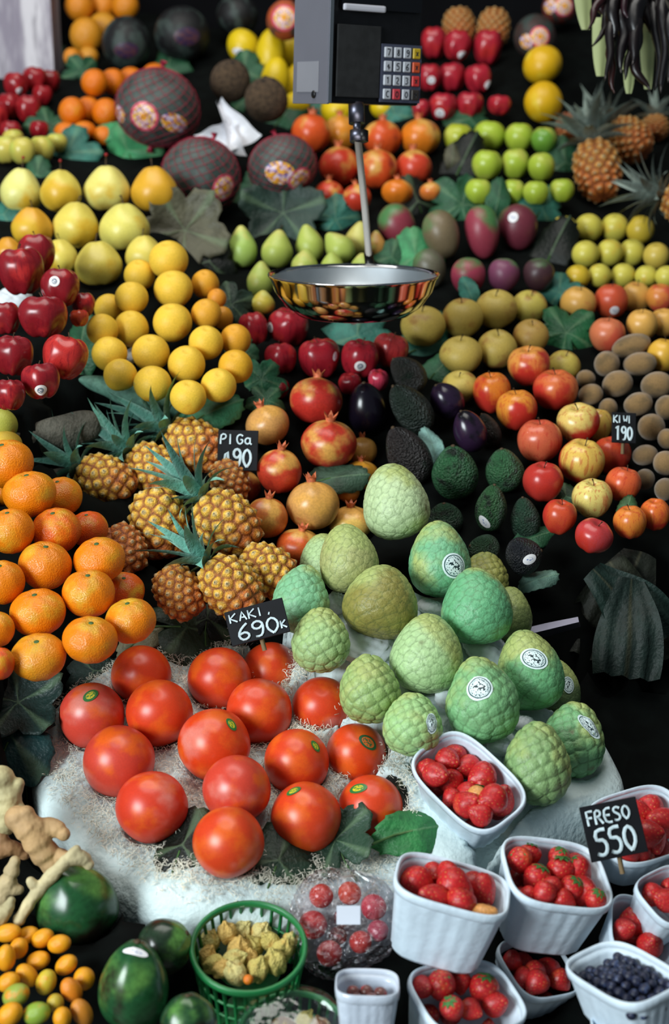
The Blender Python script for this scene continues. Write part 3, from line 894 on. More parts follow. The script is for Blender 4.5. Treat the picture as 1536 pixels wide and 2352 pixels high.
for _ in range(26):
    zm = (zlo + zhi) / 2
    p = pxw(PX, zm)
    above = p[..., 2] > tray_height(p[..., 0], p[..., 1])
    zlo, zhi = np.where(above, zm, zlo), np.where(above, zhi, zm)
TW = pxw(PX, zlo)
TX, TY, TZ = TW[..., 0].copy(), TW[..., 1].copy(), TW[..., 2].copy()
TZ = under_spheres(TX, TY, TZ, tc_, tr_ * 1.04, 0.003)
TZ = clear_sight(TX, TY, TZ, tc_[isK], tr_[isK], 0.74)
TZ = clear_sight(TX, TY, TZ, tc_[~isK], tr_[~isK], 0.85)
# a hollow for the strawberry punnet that stands on the tray's edge
TZ = TZ - 0.05 * inside(PX[..., 0], PX[..., 1], np.array([(1049, 1640), (1245, 1826), (1108, 1972), (936, 1756)], float))
edge_mm = np.linalg.norm(np.stack([TX - TX[-1], TY - TY[-1]], -1), axis=-1)
rd = 0.024
q_ = np.clip(edge_mm / rd, 0, 1)
TZ = TZ - rd * (1 - np.sqrt(np.clip(1 - (1 - q_) ** 2, 0, 1)))
tvs = np.stack([TX, TY, TZ], -1).reshape(-1, 3)
out2 = np.stack([TX[-1], TY[-1], TZ[-1] - 0.02], -1)
out3 = np.stack([TX[-1] * 0.99, TY[-1] + (1.7 - TY[-1]) * 0.02, TZ[-1] - 0.05], -1)
vl = np.vstack([tvs, out2, out3])
fl = grid_faces(NR + 2, NA)
fl.append(tuple(range(NA)))
m_foam = plain('foam', (206, 222, 222), 0.75, var=0.06, vscale=40, bstr=0.3, bscale=120)
put('foam_tray', mesh('foam_tray', vl, [tuple(reversed(q)) for q in fl], m_foam), label='white rounded foam tray carrying the persimmons and cherimoyas', cat='tray')
tu, tv = PX[..., 0], PX[..., 1]


# the bed dips under the tray
thz = tray_height(BX, BY)
bu, bv, _ = proj(np.stack([BX, BY, thz], -1))
wide = cen + (POLY - cen) * 1.10
BZ = np.where(inside(bu, bv, wide), np.minimum(BZ, thz - 0.085), BZ)
for _ in range(14):
    u_, v_, z_ = proj(np.stack([BX, BY, BZ], -1))
    hid = inside(u_, v_, cen + (POLY - cen) * 1.015) & (BZ > thz - 0.085) & (BY < 2.0) & (z_ < 1.9)
    if not hid.any():
        break
    BZ[hid] -= 0.012
nx_, ny_ = BX.shape
v = np.stack([BX, BY, BZ], -1).reshape(-1, 3)
stall = put('market_stall', mesh('market_stall', v, grid_faces(nx_, ny_, False), m_cloth), kind='structure')
put('front_board', mesh('front_board', *box(0, 1.225, 0.2, 2.32, 0.03, 0.4), m_wood, False), parent=stall)
put('side_board', mesh('side_board', *box(0, 0, 0, 0.03, 2.76, 0.9), m_wood, False), Matrix.Translation((-1.175, 2.62, 0.45)), stall)
put('side_board', bpy.data.meshes['side_board'], Matrix.Translation((1.175, 2.62, 0.45)), stall)


# wood wool: thousands of fine curls, nobody could count them
sv, sf = [], []
WOOL = np.array([(90, 1660), (150, 1590), (270, 1510), (340, 1465), (440, 1452), (560, 1475), (650, 1480), (760, 1560), (860, 1660), (960, 1720), (960, 1900), (930, 2010), (830, 2060), (640, 2075),
                 (430, 2070), (300, 2010), (200, 1920), (120, 1830), (90, 1740)], float)
ok_ = inside(tu, tv, WOOL)
wgt = np.where(ok_, ss[:, None] + 0.02, 0)
wgt[:-1] *= np.diff(ss)[:, None]
wgt[-1] = 0
rim = (edge_mm < 0.03) & (tv > 1650)
wgt[rim] *= 0.3
wgt = wgt.ravel() / wgt.sum()
pick = rng.choice(len(wgt), 15000, p=wgt)
flat = np.stack([TX, TY, TZ], -1).reshape(-1, 3)
TRAY_T = BVHTree.FromPolygons(vl.tolist(), [tuple(reversed(q)) for q in fl])
NRM = np.array([0, -0.45, 0.89])
for n_ in pick:
    i, j = divmod(int(n_), NA)
    p0 = TW[i, j] * 0 + flat[n_]
    e1 = flat[i * NA + (j + 1) % NA] - p0
    e2 = flat[min(i + 1, NR - 1) * NA + j] - p0
    p = p0 + e1 * rng.uniform(-2, 2) + e2 * rng.uniform(-1, 1)
    nrm = np.cross(e2, e1)
    nrm = nrm / (np.linalg.norm(nrm) + 1e-12)
    if nrm[2] < 0:
        nrm = -nrm
    ta = e1 / (np.linalg.norm(e1) + 1e-12)
    tb = np.cross(nrm, ta)
    a = rng.uniform(0, 2 * PI)
    L = rng.uniform(0.006, 0.015)
    kap = rng.normal(0, 1.0)
    base = rng.uniform(0.003, 0.006)
    top_ = rng.uniform(0.0, 0.005)
    pts = []
    for s in range(4):
        pts.append(p + nrm * (base + top_ * math.sin(s * PI / 3)))
        p = p + L / 3 * (ta * math.cos(a) + tb * math.sin(a))
        a += kap * 0.8
    pts = np.array(pts)
    for k in range(4):
        d = np.linalg.norm(tc_ - pts[k], axis=1) - tr_ * 1.07
        m_ = d.argmin()
        if d[m_] < 0:
            w_ = pts[k] - tc_[m_]
            pts[k] = tc_[m_] + w_ / np.linalg.norm(w_) * (tr_[m_] * 1.072)
    for k in range(4):
        q, qn, _, dd = TRAY_T.find_nearest(Vector(pts[k]))
        qn = qn if qn.z > 0 else -qn
        if (Vector(pts[k]) - q).dot(qn) < 0.0022:
            pts[k] = np.array(q + qn * 0.0026)
    o = len(sv)
    side = (-ta * math.sin(a) + tb * math.cos(a)) * 0.00042
    for k in range(4):
        sv.append(pts[k] - side)
        sv.append(pts[k] + side)
    for k in range(3):
        sf.append((o + 2 * k, o + 2 * k + 1, o + 2 * k + 3, o + 2 * k + 2))
m_wool = plain('wood_wool', (214, 212, 196), 0.7, var=0.25, vscale=14, spec=0.3)
put('wood_wool', mesh('wood_wool', np.array(sv), sf, m_wool, smooth=False), label='pale curled wood wool bedding packed round the persimmons', cat='wood wool', kind='stuff')

# ------------------------------------------------------------------ kinds of fruit
BIGN = dict(nt_=34, nc=44)
MID = dict(nt_=24, nc=30)
M = {}
M['persimmon'] = skin('persimmon_skin', second=(224, 92, 26), scale=2.6, lo=0.52, hi=0.72, gz=0.22, rough=0.34, third=(216, 126, 112), tscale=1.6, tlo=0.56, thi=0.78, fine=0.05, spec=0.5)
M['mandarin'] = skin('mandarin_peel', second=(216, 164, 40), scale=2.2, lo=0.5, hi=0.8, gz=0.15, rough=0.32, fine=0.10, fscale=34, bstr=0.22, bscale=34)
M['orange'] = skin('orange_peel', second=(236, 150, 30), scale=2.0, lo=0.55, hi=0.8, rough=0.38, bstr=0.25, bscale=34)
M['peach'] = skin('peach_skin', second=(222, 150, 40), scale=1.8, lo=0.55, hi=0.8, gz=-0.25, rough=0.5, fine=0.08, fscale=26, bstr=0.1, bscale=30, spec=0.35)
M['apple'] = skin('apple_skin', second=(196, 52, 40), scale=1.5, lo=0.46, hi=0.66, gx=0.35, gz=-0.22, rough=0.27, streak=(190, 50, 40), fine=0.08)
M['blush'] = skin('blushed_skin', second=(206, 84, 60), scale=1.4, lo=0.5, hi=0.7, gx=0.3, gz=-0.2, rough=0.33, fine=0.08)
M['red'] = skin('red_apple_skin', second=(190, 46, 44), scale=1.6, lo=0.5, hi=0.72, rough=0.25, streak=(110, 18, 30), fine=0.12)
M['russet'] = skin('russet_skin', second=(170, 120, 60), scale=2.2, lo=0.5, hi=0.72, rough=0.5, fine=0.14, fscale=44)
M['green'] = skin('green_apple_skin', second=(196, 200, 90), scale=1.6, lo=0.5, hi=0.75, gz=0.2, rough=0.3, fine=0.05)
M['quince'] = skin('quince_skin', second=(220, 176, 50), scale=1.5, lo=0.5, hi=0.74, gx=0.25, gz=-0.25, rough=0.38, fine=0.08)
M['pear'] = skin('pear_skin', second=(206, 200, 110), scale=1.6, lo=0.5, hi=0.75, gz=0.2, rough=0.42, fine=0.1)
M['plum'] = skin('plum_skin', second=(222, 180, 60), scale=1.6, lo=0.56, hi=0.78, rough=0.36, fine=0.04)
M['pomegranate'] = skin('pomegranate_rind', second=(218, 160, 78), scale=1.7, lo=0.5, hi=0.68, gz=0.30, rough=0.32, fine=0.12, fscale=22, third=(150, 40, 34), tscale=2.0, tlo=0.62, thi=0.8)
M['kiwi'] = skin('kiwi_fuzz', second=(110, 86, 48), scale=2.5, lo=0.45, hi=0.7, rough=0.8, fine=0.25, fscale=40, bstr=0.3, bscale=60, sheen=0.4, stretch=0.5)
M['mango'] = skin('mango_skin', second=(76, 124, 72), scale=1.0, lo=0.56, hi=0.80, gz=0.42, rough=0.42, fine=0.10, fscale=20)
M['avocado'] = skin('avocado_skin', second=(20, 34, 24), scale=3.0, lo=0.5, hi=0.7, rough=0.42, fine=0.3, fscale=24, bstr=0.7, bscale=20)
M['avocado_smooth'] = skin('avocado_gloss', second=(14, 12, 18), scale=2.0, lo=0.5, hi=0.7, rough=0.22, fine=0.1)
M['melon'] = skin('melon_rind', second=(52, 64, 60), scale=4.0, lo=0.45, hi=0.65, rough=0.6, fine=0.15, stretch=0.6)
M['ymelon'] = skin('yellow_melon_rind', second=(238, 206, 60), scale=2.0, lo=0.5, hi=0.75, rough=0.4, fine=0.06)
M['cherimoya'] = skin('cherimoya_skin', second=(172, 186, 112), scale=1.5, lo=0.46, hi=0.72, gz=0.32, rough=0.48, fine=0.12, fscale=18, third=(92, 86, 44), tscale=2.6, tlo=0.66, thi=0.8,
                      cell=[(0.34, 0.0, (70, 92, 50), 0.42)], bstr=0.15, bscale=26)
M['pine'] = skin('pineapple_rind', second=(206, 112, 36), scale=1.8, lo=0.5, hi=0.75, gz=-0.5, rough=0.6, fine=0.32, fscale=20, bstr=0.3, bscale=30,
                 cell=[(0.40, 0.0, (138, 66, 22), 0.95), (0.46, 0.70, (196, 184, 140), 0.62), (0.76, 0.92, (84, 82, 76), 0.85)])
M['kumquat'] = skin('kumquat_peel', second=(230, 140, 20), scale=1.6, lo=0.5, hi=0.75, rough=0.34, bstr=0.2, bscale=26)
M['papaya'] = skin('papaya_skin', second=(92, 140, 66), scale=1.3, lo=0.55, hi=0.78, gz=0.25, rough=0.24, fine=0.2, fscale=12, third=(36, 32, 22), tscale=1.6, tlo=0.52, thi=0.7)
M['stem'] = plain('woody_stem', (70, 52, 30), 0.7, var=0.3, vscale=20)
M['calyx'] = plain('green_calyx', (58, 92, 40), 0.6, var=0.3, vscale=12)
M['net'] = plain('red_net', (168, 40, 66), 0.5, var=0.2)
M['redtip'] = plain('red_bead', (150, 20, 24), 0.35)
M['crown'] = leaf_mat('crown_blade', (176, 200, 190), 0.4)
STK = {k: sticker_mat('label_' + k, k) for k in ('emblem', 'ring', 'white', 'green', 'greenring', 'sun', 'strip', 'dim')}
MESHES = {}


def reg(key, mat, *vf, cell=None):
    MESHES.setdefault(key, []).append(mesh(key, *vf, M[mat], cell=cell))


for s in range(2):
    reg('persimmon', 'persimmon', *revolve(0.95, 0.03, dt=0.015, wt=0.05, db=0.05, wb=0.12, lobes=4, amp=0.03, lump=0.012, seed=s, **BIGN))
    reg('mandarin', 'mandarin', *revolve(0.84, -0.05, dt=0.05, wt=0.09, db=0.04, wb=0.1, lobes=9, amp=0.012, tamp=0.012, lump=0.02, seed=s, **BIGN))
    reg('orange', 'orange', *revolve(0.97, 0, dt=0.02, wt=0.06, db=0.02, wb=0.06, lump=0.012, seed=s, **MID))
    reg('peach', 'peach', *revolve(0.95, 0.02, dt=0.045, wt=0.09, db=0.03, wb=0.1, lobes=3, amp=0.02, lump=0.018, seed=s, **BIGN))
    reg('apple', 'apple', *revolve(0.94, -0.10, dt=0.13, wt=0.15, db=0.08, wb=0.12, lobes=5, amp=0.04, tamp=0.02, lump=0.015, seed=s, **BIGN))
    reg('blush', 'blush', *revolve(0.96, -0.06, dt=0.10, wt=0.13, db=0.06, wb=0.12, lobes=5, amp=0.03, tamp=0.02, lump=0.015, seed=s, **MID))
    reg('red', 'red', *revolve(1.02, -0.17, dt=0.12, wt=0.15, db=0.07, wb=0.13, lobes=5, amp=0.10, tamp=0.05, lump=0.015, power=0.9, seed=s, **BIGN))
    reg('russet', 'russet', *revolve(0.88, -0.04, dt=0.09, wt=0.10, db=0.07, wb=0.12, lobes=5, amp=0.02, lump=0.015, seed=s, **MID))
    reg('green', 'green', *revolve(0.95, -0.07, dt=0.10, wt=0.14, db=0.07, wb=0.12, lobes=5, amp=0.03, tamp=0.02, seed=s, **MID))
    reg('quince', 'quince', *revolve(1.04, 0.16, dt=0.05, wt=0.09, db=0.06, wb=0.12, lobes=5, amp=0.03, tamp=0.03, neck=0.16, lump=0.035, seed=s, **BIGN))
    reg('pear', 'pear', *revolve(1.38, 0.16, dt=0.02, wt=0.05, db=0.05, wb=0.1, neck=0.36, npow=1.1, lump=0.02, bend=0.05, seed=s, **MID))
    reg('plum', 'plum', *revolve(0.98, -0.02, dt=0.06, wt=0.1, db=0.02, wb=0.08, seed=s, **MID))
    reg('pomegranate', 'pomegranate', *revolve(0.90, -0.04, dt=-0.02, wt=0.12, db=0.02, wb=0.1, lobes=6, amp=0.02, tamp=0.025, lump=0.025, seed=s, **BIGN))
    reg('kiwi', 'kiwi', *revolve(1.28, 0.0, dt=0.02, wt=0.07, db=0.02, wb=0.07, lump=0.02, seed=s, **MID))
    reg('mango', 'mango', *revolve(1.34, -0.10, dt=0.02, wt=0.06, lump=0.03, bend=0.10, seed=s, **MID))
    reg('avocado', 'avocado', *revolve(1.34, 0.12, dt=0.0, neck=0.16, lump=0.03, bend=0.04, seed=s, **BIGN))
    reg('avocado_smooth', 'avocado_smooth', *revolve(1.34, 0.08, dt=0.0, neck=0.10, lump=0.015, bend=0.03, seed=s, **BIGN))
    reg('melon', 'melon', *revolve(1.08, 0.04, lump=0.012, seed=s, **BIGN))
    reg('ymelon', 'ymelon', *revolve(1.3, 0.02, neck=0.06, lobes=9, amp=0.02, tamp=0.02, lump=0.012, seed=s, **MID))
    reg('kumquat', 'kumquat', *revolve(1.34, 0, dt=0.01, wt=0.05, lump=0.01, seed=s, nt_=16, nc=20))
    reg('papaya', 'papaya', *revolve(1.34, 0.10, neck=0.12, lobes=5, amp=0.04, tamp=0.03, lump=0.02, seed=s, **BIGN))

# scaled fruit: the joints between the scales are pressed into the skin
for s, (dep, bul, ns) in enumerate([(0.011, 0.012, 120), (0.007, 0.004, 150), (0.018, 0.020, 100)]):
    v, f_ = revolve(1.16, 0.20, lump=0.03, seed=s + 3, nt_=84, nc=110, power=0.95, dt=0.02, wt=0.06)
    g = np.random.default_rng(s)
    k = np.arange(ns) + 0.5
    zz = 1 - 2 * k / ns
    ph = k * PI * (1 + 5 ** 0.5)
    dirs = np.stack([np.sqrt(1 - zz ** 2) * np.cos(ph), np.sqrt(1 - zz ** 2) * np.sin(ph), zz], 1) + g.normal(0, 0.03, (ns, 3))
    vn = v / np.linalg.norm(v, axis=1, keepdims=True)
    seeds = v[(vn @ dirs.T).argmax(0)]
    v2, ce = cells(v, seeds, dep, 0.022, bul)
    reg('cherimoya', 'cherimoya', v2, f_, cell=ce)
for key, hn, rows_, nc_ in (('baby_pineapple', 1.28, 7, 11), ('pineapple', 1.5, 9, 12)):
    v, f_ = revolve(hn, -0.02, nt_=72, nc=96, power=0.72)
    seeds = []
    for i in range(rows_):
        zt = hn * (-0.44 + 0.88 * i / (rows_ - 1))
        rr = 0.5 * (1 - (abs(zt) / (hn * 0.53)) ** 3.2) ** 0.5
        n_ = max(5, round(nc_ * rr / 0.5))
        for j in range(n_):
            a = 2 * PI * (j + 0.5 * (i % 2)) / n_
            seeds.append((rr * math.cos(a), rr * math.sin(a), zt))
    seeds = np.array(seeds)
    vn, sn = v / np.linalg.norm(v, axis=1, keepdims=True), seeds / np.linalg.norm(seeds, axis=1, keepdims=True)
    seeds = v[(vn @ sn.T).argmax(0)]
    d = np.linalg.norm(v[:, None] - seeds[None], axis=2)
    v2, _ = cells(v, seeds, 0.030, 0.045, 0.024, 0.042)
    pt = np.partition(d, 1, 1)
    ce = 1 - np.clip(pt[:, 0] / (pt[:, 0] + pt[:, 1]) * 2, 0, 1)
    reg(key, 'pine', v2, f_, cell=ce)

# small parts
v, f_ = tube([(0, 0, -0.04), (0.005, 0, 0.06), (0.03, 0.01, 0.14), (0.06, 0.02, 0.20)], [0.016, 0.013, 0.014, 0.022], 6)
ME_STEM = mesh('stem', v, f_, M['stem'])
v, f_ = tube([(0, 0, -0.05), (0.0, 0, 0.1), (0.01, 0.0, 0.24)], [0.018, 0.014, 0.012], 6)
ME_PIN = mesh('stem', v, f_, M['stem'])
v, f_ = revolve(1.0, nt_=6, nc=8)
ME_BEAD = mesh('stem_tip', v * 0.075, f_, M['redtip'])
v, f_ = revolve(0.5, nt_=6, nc=8)
ME_BUTTON = mesh('stem_button', v * 0.11, f_, M['calyx'])
ME_NUB = mesh('stem_nub', v * 0.10 * np.array([1, 1, 1.6]), f_, M['stem'])
# pomegranate crown: a short tube with six pointed sepals
cv, cf = tube([(0, 0, -0.06), (0, 0, 0.05), (0, 0, 0.10)], [0.10, 0.085, 0.10], 12, cap=False)
o = len(cv)
for k in range(6):
    a0, a1 = 2 * PI * k / 6, 2 * PI * (k + 1) / 6
    am = (a0 + a1) / 2
    cv += [(0.10 * math.cos(a0), 0.10 * math.sin(a0), 0.10), (0.10 * math.cos(a1), 0.10 * math.sin(a1), 0.10), (0.15 * math.cos(am), 0.15 * math.sin(am), 0.20), (0.085 * math.cos(am), 0.085 * math.sin(am), 0.10)]
    cf += [(o, o + 3, o + 2), (o + 3, o + 1, o + 2)]
    o += 4
M['crown_rind'] = plain('crown_rind', (206, 110, 70), 0.55, var=0.3, vscale=14)
ME_CROWN = mesh('crown', cv, cf, M['crown_rind'])


def blade(L, wd, curl, n=7, fold=0.25, teeth=0):
    """a channelled pineapple leaf growing along z and bending outwards along x"""
    v, f, ce = [], [], []
    for i in range(n):
        t = i / (n - 1)
        a = curl * t
        x = L * (1 - math.cos(a)) / max(curl, 1e-3)
        z = L * math.sin(a) / max(curl, 1e-3)
        w_ = wd * (1 - t ** 1.6) * (0.75 + 0.9 * t * (1 - t))
        for q in (-1, -0.5, 0, 0.5, 1):
            ed = fold * wd * abs(q) ** 1.5 * (1 - t)
            v.append((x - ed * math.cos(a), q * w_, z + ed * math.sin(a)))
            ce.append(abs(q) * 0.8 + 0.2 * t)
    f = grid_faces(n, 5, False)
    return v, f, ce


ME_BLADE = []
for L, wd, cu in ((0.75, 0.075, 0.5), (0.62, 0.085, 1.0), (0.45, 0.09, 1.5)):
    v, f_, ce = blade(L, wd, cu)
    ME_BLADE.append(mesh('crown_leaf', v, f_, M['crown'], cell=ce))


def net_mesh():
    V, Fc = [], []
    n = 17
    for sgn in (-1, 1):
        for k in range(n):
            pts = []
            for i in range(26):
                t = 0.12 + (PI - 0.24) * i / 25
                a = 2 * PI * k / n + sgn * t * 1.3
                r = 0.5 * math.sin(t) * (1 - 0.04 * math.cos(t)) / 0.99 + 0.008
                pts.append((r * math.cos(a), r * math.sin(a), 0.545 * math.cos(t)))
            v, f = tube(pts, 0.0034, 4, False)
            o = len(V)
            V += v
            Fc += [tuple(i + o for i in q) for q in f]
    for zc in (1, -1):
        v, f = tube([(0, 0, zc * 0.52), (0.02, 0, zc * 0.57), (0.01, 0.02, zc * 0.63)], [0.06, 0.022, 0.045], 8)
        o = len(V)
        V += v
        Fc += [tuple(i + o for i in q) for q in f]
    return mesh('net', V, Fc, M['net'])


ME_NET = net_mesh()
KIND = {  # mesh, natural height, category, parts
    'persimmon': ('persimmon', 0.95, 'persimmon', None), 'mandarin': ('mandarin', 0.84, 'mandarin', 'button'), 'orange': ('orange', 0.97, 'orange', None), 'peach': ('peach', 0.95, 'peach', None),
    'striped_apple': ('apple', 0.94, 'apple', 'stem'), 'blushed_apple': ('blush', 0.96, 'apple', 'stem'), 'red_apple': ('red', 1.02, 'apple', 'stem'), 'russet_apple': ('russet', 0.88, 'apple', 'stem'),
    'green_apple': ('green', 0.95, 'apple', None), 'quince': ('quince', 1.04, 'quince', 'stem'), 'pear': ('pear', 1.38, 'pear', 'stem'), 'plum': ('plum', 0.98, 'plum', None),
    'pomegranate': ('pomegranate', 0.90, 'pomegranate', 'crown'), 'kiwi': ('kiwi', 1.28, 'kiwi', None), 'mango': ('mango', 1.34, 'mango', None), 'avocado': ('avocado', 1.34, 'avocado', 'nub'),
    'melon': ('melon', 1.08, 'melon', 'net'), 'yellow_melon': ('ymelon', 1.3, 'melon', None), 'kumquat': ('kumquat', 1.34, 'kumquat', None), 'papaya': ('papaya', 1.34, 'papaya', 'nub'),
    'cherimoya': ('cherimoya', 1.16, 'cherimoya', None), 'baby_pineapple': ('baby_pineapple', 1.28, 'pineapple', 'leaves'), 'pineapple': ('pineapple', 1.5, 'pineapple', 'leaves')}
BVH = {}


def stick(parent, kind, u, v, a, asp, rot):
    """a printed label pressed on the fruit where the line of sight through (u, v) meets it"""
    me = parent.data
    if me.name not in BVH:
        BVH[me.name] = BVHTree.FromPolygons([x.co[:] for x in me.vertices], [p.vertices[:] for p in me.polygons])
    mw = parent.matrix_basis
    inv = mw.inverted()
    o = inv @ Vector(CAM)
    zc = (Vector(parent['_p']) - Vector(CAM)).dot(Vector(FW))
    hit = BVH[me.name].ray_cast(o, (inv @ Vector(P(u, v, zc)) - o).normalized())
    if hit[0] is None:
        return
    hw = mw @ hit[0]
    nw = (inv.to_3x3().transposed() @ hit[1]).normalized()
    size = a * zc / F / 2
    t1 = Vector(camdir(math.cos(math.radians(rot)), math.sin(math.radians(rot)), 0))
    t1 = (t1 - nw * t1.dot(nw)).normalized()
    t2 = nw.cross(t1)
    vs, uvs = [], []
    nr, na = 4, 20
    for i in range(nr + 1):
        for j in range(na if i else 1):
            r, an = i / nr, 2 * PI * j / na
            q = hw + nw * 0.03 + (t1 * math.cos(an) + t2 * math.sin(an) / asp) * r * size * (1.0 if asp >= 1 else 1)
            qo = inv @ q
            qd = (inv @ (q - nw) - qo).normalized()
            h2 = BVH[me.name].ray_cast(qo, qd)
            pt = h2[0] if h2[0] is not None else hit[0]
            vs.append(mw @ pt + nw * 0.0009)
            uvs.append((r * math.cos(an), r * math.sin(an)))
    fs = [(0, 1 + j, 1 + (j + 1) % na) for j in range(na)]
    for i in range(nr - 1):
        for j in range(na):
            k = (j + 1) % na
            fs.append((1 + i * na + j, 1 + (i + 1) * na + j, 1 + (i + 1) * na + k, 1 + i * na + k))
    m2 = mesh('sticker', [tuple(inv @ q) for q in vs], fs, STK[kind])
    ul = m2.uv_layers.new(name='print')
    for lp in m2.loops:
        ul.data[lp.index].uv = uvs[lp.vertex_index]
    put('sticker', m2, parent=parent, label='printed fruit sticker')


def crown(parent, top, n, blades, color, spread, scale, rad=0.09, tilt=0.0):
    g = random.Random(parent.name)
    for k in range(n):
        t = k / max(1, n - 1)
        a = k * 2.39996
        lean = spread * (1 - t) + 0.08
        m = Matrix.Translation((rad * (1 - t) * math.cos(a), rad * (1 - t) * math.sin(a), top + 0.14 * t)) @ Matrix.Rotation(a, 4, 'Z') @ Matrix.Rotation(lean, 4, 'Y')
        s = scale * g.uniform(0.8, 1.15)
        q_ = g.uniform(0.72, 1.15)
        c_ = tuple(min(255, x * q_) for x in color)
        put('crown_leaf', blades[(0 if t > 0.6 else 1 if t > 0.25 else 2)], m @ Matrix.Scale(s, 4), parent, color=c_)


def build(it):
    o_ = it['o']
    key, hn, cat, parts = KIND[it['kind']]
    if it['kind'] == 'avocado' and o_.get('gloss'):
        key = 'avocado_smooth'
    ms = MESHES[key]
    me = ms[o_['var'] if 'var' in o_ else random.randrange(len(ms))]
    tilt = math.radians(o_.get('tilt', 10) + random.uniform(-7, 7) * (0.4 if hn > 1.1 else 1))
    rot = math.radians(o_.get('rot', random.uniform(-9, 9)))
    ax = camdir(math.sin(rot) * math.cos(tilt), math.cos(rot) * math.cos(tilt), math.sin(tilt))
    k = it['Z'] / F
    w, h = it['w'] * k, it['h'] * k
    if hn > 1.1:
        sx, sz = w, max(w * 0.7, h / hn)
        if it['kind'] in ('baby_pineapple', 'pineapple'):
            sx, sz = w, w if it['kind'] == 'baby_pineapple' else h / hn
    else:
        s = (w * h) ** 0.5
        sx = s * (w / h) ** 0.3
        sz = s * (h / w) ** 0.3 / max(hn, 0.92)
    nm = it['kind']
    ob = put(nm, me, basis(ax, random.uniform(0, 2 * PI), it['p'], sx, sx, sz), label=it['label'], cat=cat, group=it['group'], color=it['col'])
    ob['_p'] = list(it['p'])
    small = it['w'] < 70
    dz_ = {'apple': 0.34, 'blush': 0.38, 'red': 0.39, 'russet': 0.35}.get(key, 0.4)
    tz_ = max(x.co.z for x in me.vertices) if key in ('quince', 'pear', 'avocado', 'avocado_smooth', 'papaya') else dz_
    if parts == 'stem' and not small:
        if o_.get('stemup'):
            pin = put('stem', ME_PIN, Matrix.Translation((0, 0, tz_ - 0.02)), ob)
            put('stem_tip', ME_BEAD, Matrix.Translation((0.01, 0, 0.26)), pin, label='dark red bead on the stem')
        else:
            put('stem', ME_STEM, Matrix.Translation((0, 0, tz_ - 0.02)) @ Matrix.Rotation(random.uniform(0, 6), 4, 'Z'), ob)
    elif parts == 'button' and not small:
        put('stem_button', ME_BUTTON, Matrix.Translation((0, 0, 0.37)), ob)
    elif parts == 'nub':
        put('stem_nub', ME_NUB, Matrix.Translation((0.02, 0, tz_)), ob)
    elif parts == 'crown':
        put('crown', ME_CROWN, Matrix.Translation((0, 0, 0.43)) @ Matrix.Rotation(random.uniform(0, 6), 4, 'Z'), ob, color=it['col'])
    elif parts == 'net' and o_.get('net', 1):
        put('net', ME_NET, None, ob)
    elif parts == 'leaves':
        n_ = o_.get('crown', 0)
        if n_:
            big = it['kind'] == 'pineapple'
            crown(ob, hn * 0.47, n_, ME_BLADE, (140, 152, 142) if big else (112, 176, 158), 1.0, 1.9 if big else 1.75)
    for s_ in o_.get('st', ()):
        stick(ob, *s_)
    del ob['_p']


for it in ITEMS:
    build(it)


# ------------------------------------------------------------------ leaves tucked between the piles
def leaf_mesh(name, lobes, depth, asp, curl, seed, mat):
    g = np.random.default_rng(seed)
    na, nr = 60, 7
    th = np.linspace(0, 2 * PI, na, endpoint=False)
    rad = 0.5 * (1 - depth + depth * np.abs(np.cos(lobes * (th - PI / 2) / 2)) ** 0.7)
    rad *= 1 + 0.035 * np.sin(th * 17 + g.uniform(0, 6)) + 0.02 * np.sin(th * 29)
    notch = np.exp(-((th - 1.5 * PI) / 0.16) ** 2)
    rad *= 1 - 0.55 * notch * (lobes > 1)
    v, ce = [(0, 0, 0.0)], [1.0]
    for i in range(1, nr + 1):
        for k in range(na):
            r = rad[k] * i / nr
            x, y = r * math.cos(th[k]) * asp, r * math.sin(th[k])
            vein = max(0.0, abs(math.cos(lobes * (th[k] - PI / 2) / 2)) ** 14)
            if lobes == 1:
                vein = math.exp(-(x / 0.02) ** 2)
            z = curl * (x * x * 1.3 + y * y) + 0.05 * math.sin(5 * x + seed) * math.cos(6 * y + seed) + 0.012 * vein + 0.05 * (i / nr) ** 3 * math.sin(3 * th[k] + seed)
            v.append((x, y, z))
            ce.append(vein)
    n1 = len(v)
    v += [(x, y, z - 0.008) for x, y, z in v]
    f = []
    for s in (0, n1):
        q = []
        for k in range(na):
            q.append((s, s + 1 + k, s + 1 + (k + 1) % na))
        for i in range(nr - 1):
            for k in range(na):
                a, b_ = s + 1 + i * na + k, s + 1 + i * na + (k + 1) % na
                q.append((a, a + na, b_ + na, b_))
        f += q if s == 0 else [tuple(reversed(x)) for x in q]
    e = 1 + (nr - 1) * na
    for k in range(na):
        a, b_ = e + k, e + (k + 1) % na
        f.append((a, a + n1, b_ + n1, b_))
    return mesh(name, v, f, mat, cell=ce + ce)


